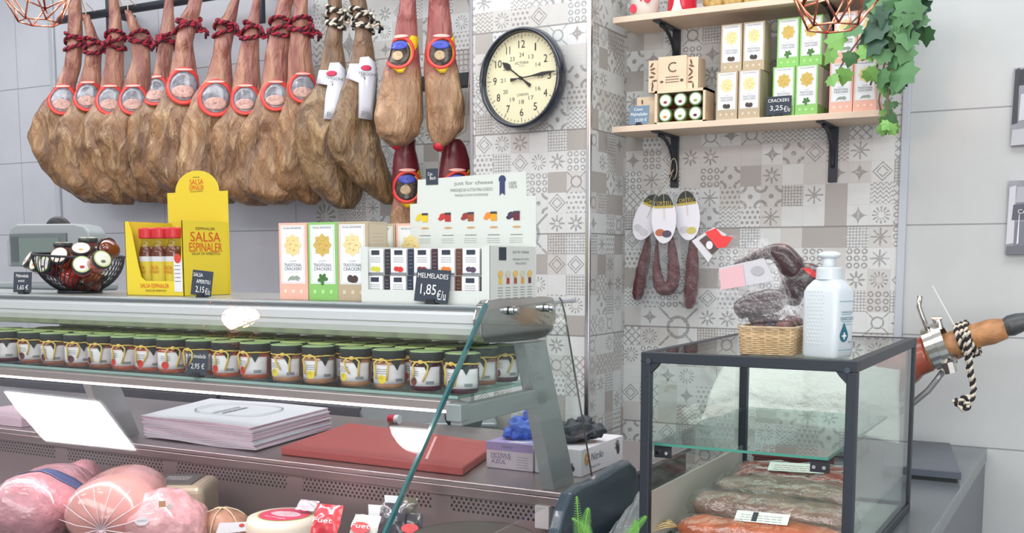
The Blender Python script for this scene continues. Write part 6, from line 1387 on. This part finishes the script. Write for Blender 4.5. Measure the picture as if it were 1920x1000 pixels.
# ---------------------------------------------------------------- ferns
fe = thing('fern_plant', 'bright green fern in a small pot on the near end of the worktable', 'plant', (PY(1100,1000,1.62).x, 1.62, TZ))
FG_ = mat('fern_green', (112,176,74), .55, var=.2, vs=20)
pot = V((-.73, 1.60, TZ)); obj('pot', MB().lathe([(.035,0),(.048,.05),(.05,.055),(.045,.055),(.04,.05),(.0,.048)], pot, 24), mat('dark_pot', (60,62,64), .5), fe, smooth=True)
def frond(uv, Y_, w=.017, n=44):
    P = [pot+V((0,0,.05))]+[PY(u, v, Y_) for u, v in uv]; mb = MB(); fine = []
    for i in range(len(P)-1):
        p0, p1, p2, p3 = P[max(i-1,0)], P[i], P[i+1], P[min(i+2,len(P)-1)]
        for k in range(n//2): t_ = k/(n//2); fine.append(.5*((2*p1)+(-p0+p2)*t_+(2*p0-5*p1+4*p2-p3)*t_*t_+(-p0+3*p1-3*p2+p3)*t_**3))
    N = len(fine); mb.tube(fine, .0009, 4)
    for i in range(3, N-1, 2):
        d = (fine[i+1]-fine[i]).normalized(); s = d.cross(Fv).normalized(); l = w*(math.sin(math.pi*min(1, (i/N)*.85+.12))**.8)
        for sg in (-1, 1):
            b0 = fine[i]; tip = b0+s*sg*l+d*l*.35; e = d*.0007; mb.add([b0-e*.6, b0+s*sg*l*.5+d*l*.17-e*.8, tip, b0+s*sg*l*.5+d*l*.17+e*.8, b0+e*.6], [(0,1,2,3,4)])
    obj('frond', mb, FG_, fe, solid=.0005)
frond([(1088,1010),(1084,975),(1081,930)], 1.60, .010); frond([(1095,1010),(1098,980),(1103,952)], 1.57, .011); frond([(1105,1015),(1098,990),(1072,972)], 1.58, .009)
frond([(1170,1010),(1195,985),(1212,968)], 1.60, .009); frond([(1180,1012),(1192,992),(1190,975)], 1.62, .007); frond([(1050,1015),(1020,995),(985,985)], 1.585, .010) if 0 else None
# ================================================================ light
w = bpy.data.worlds.new('world'); sc.world = w; w.use_nodes = True
w.node_tree.nodes['Background'].inputs[0].default_value = (.95,.97,1,1); w.node_tree.nodes['Background'].inputs[1].default_value = .3
LAMP = mat('ceiling_lamp_glow', (255,255,255), .5, emit=22)
def mirror(u, v, zc):   # where the sight line through (u, v) goes after bouncing off the front pane
    r = ray(u, v); P = CAM+r*((GT-CAM).dot(gn)/r.dot(gn)); R = r-gn*(2*r.dot(gn)); return P+R*((zc-P.z)/R.z)
def lamp_panel(pts, label):
    c = sum(pts, V((0,0,0)))/len(pts); t = thing('ceiling_lamp', label, 'lamp', (c.x, c.y, 3.1), 'flat ceiling lamps')
    obj('diffuser', MB().prism([V((p.x, p.y, 3.075)) for p in pts], (0,0,.01)), LAMP, t)
    obj('frame', MB().prism([V((c.x+(p.x-c.x)*1.06, c.y+(p.y-c.y)*1.12, 3.086)) for p in pts], (0,0,.013)), WHITE, t)
lamp_panel([mirror(u, v, 3.075) for u, v in ((10,738),(185,757),(253,846),(85,828),(35,772))], 'flat white ceiling lamp mirrored at the left of the sloped counter glass')
lamp_panel([mirror(u, v, 3.075) for u, v in ((733,805),(737,818),(747,833),(760,845),(775,850),(950,866),(905,818))], 'flat white ceiling lamp mirrored beside the right edge of the sloped glass')
pend3 = mirror(456, 598, 2.32)
pendant(None, None, None, 'copper wire pendant lamp whose warm bulb is mirrored in the counter glass', c=pend3-V((0,0,.075)), glow=60)
def area(name, loc, sx, sy, power, colr=(1,1,1), rot=(0,0,0)):
    l = bpy.data.lights.new(name, 'AREA'); l.shape = 'RECTANGLE'; l.size = sx; l.size_y = sy; l.energy = power; l.color = colr
    o = bpy.data.objects.new(name, l); col.objects.link(o); o.location = loc; o.rotation_euler = rot; return o
area('ceiling_light_panel', (-1.8, -.9, 3.05), 6.5, 1.3, 165, (.98,1,.985))
area('ceiling_light_panel', (-2.2, 2.45, 3.05), 6.5, .8, 80, (.95,.99,1))
area('shelf_strip_light', ((XL+XR)/2, 1.66, 1.170), XR-XL-.1, .03, 9, (1,.86,.88))
area('front_fill_light', (.9, -2.3, 1.6), 3.6, 2.2, 125, (1,.975,.965), (math.radians(90), 0, math.radians(15)))  # unseen area light behind the camera, brightening the view from the front
vs = sc.view_settings; sc.display_settings.display_device = 'sRGB'; vs.view_transform = 'Standard'; vs.look = 'None'; vs.gamma = 1; vs.use_curve_mapping = False; vs.exposure = -0.07
sc.cycles.max_bounces = 12; sc.cycles.transparent_max_bounces = 24; sc.cycles.caustics_reflective = False; sc.cycles.caustics_refractive = False
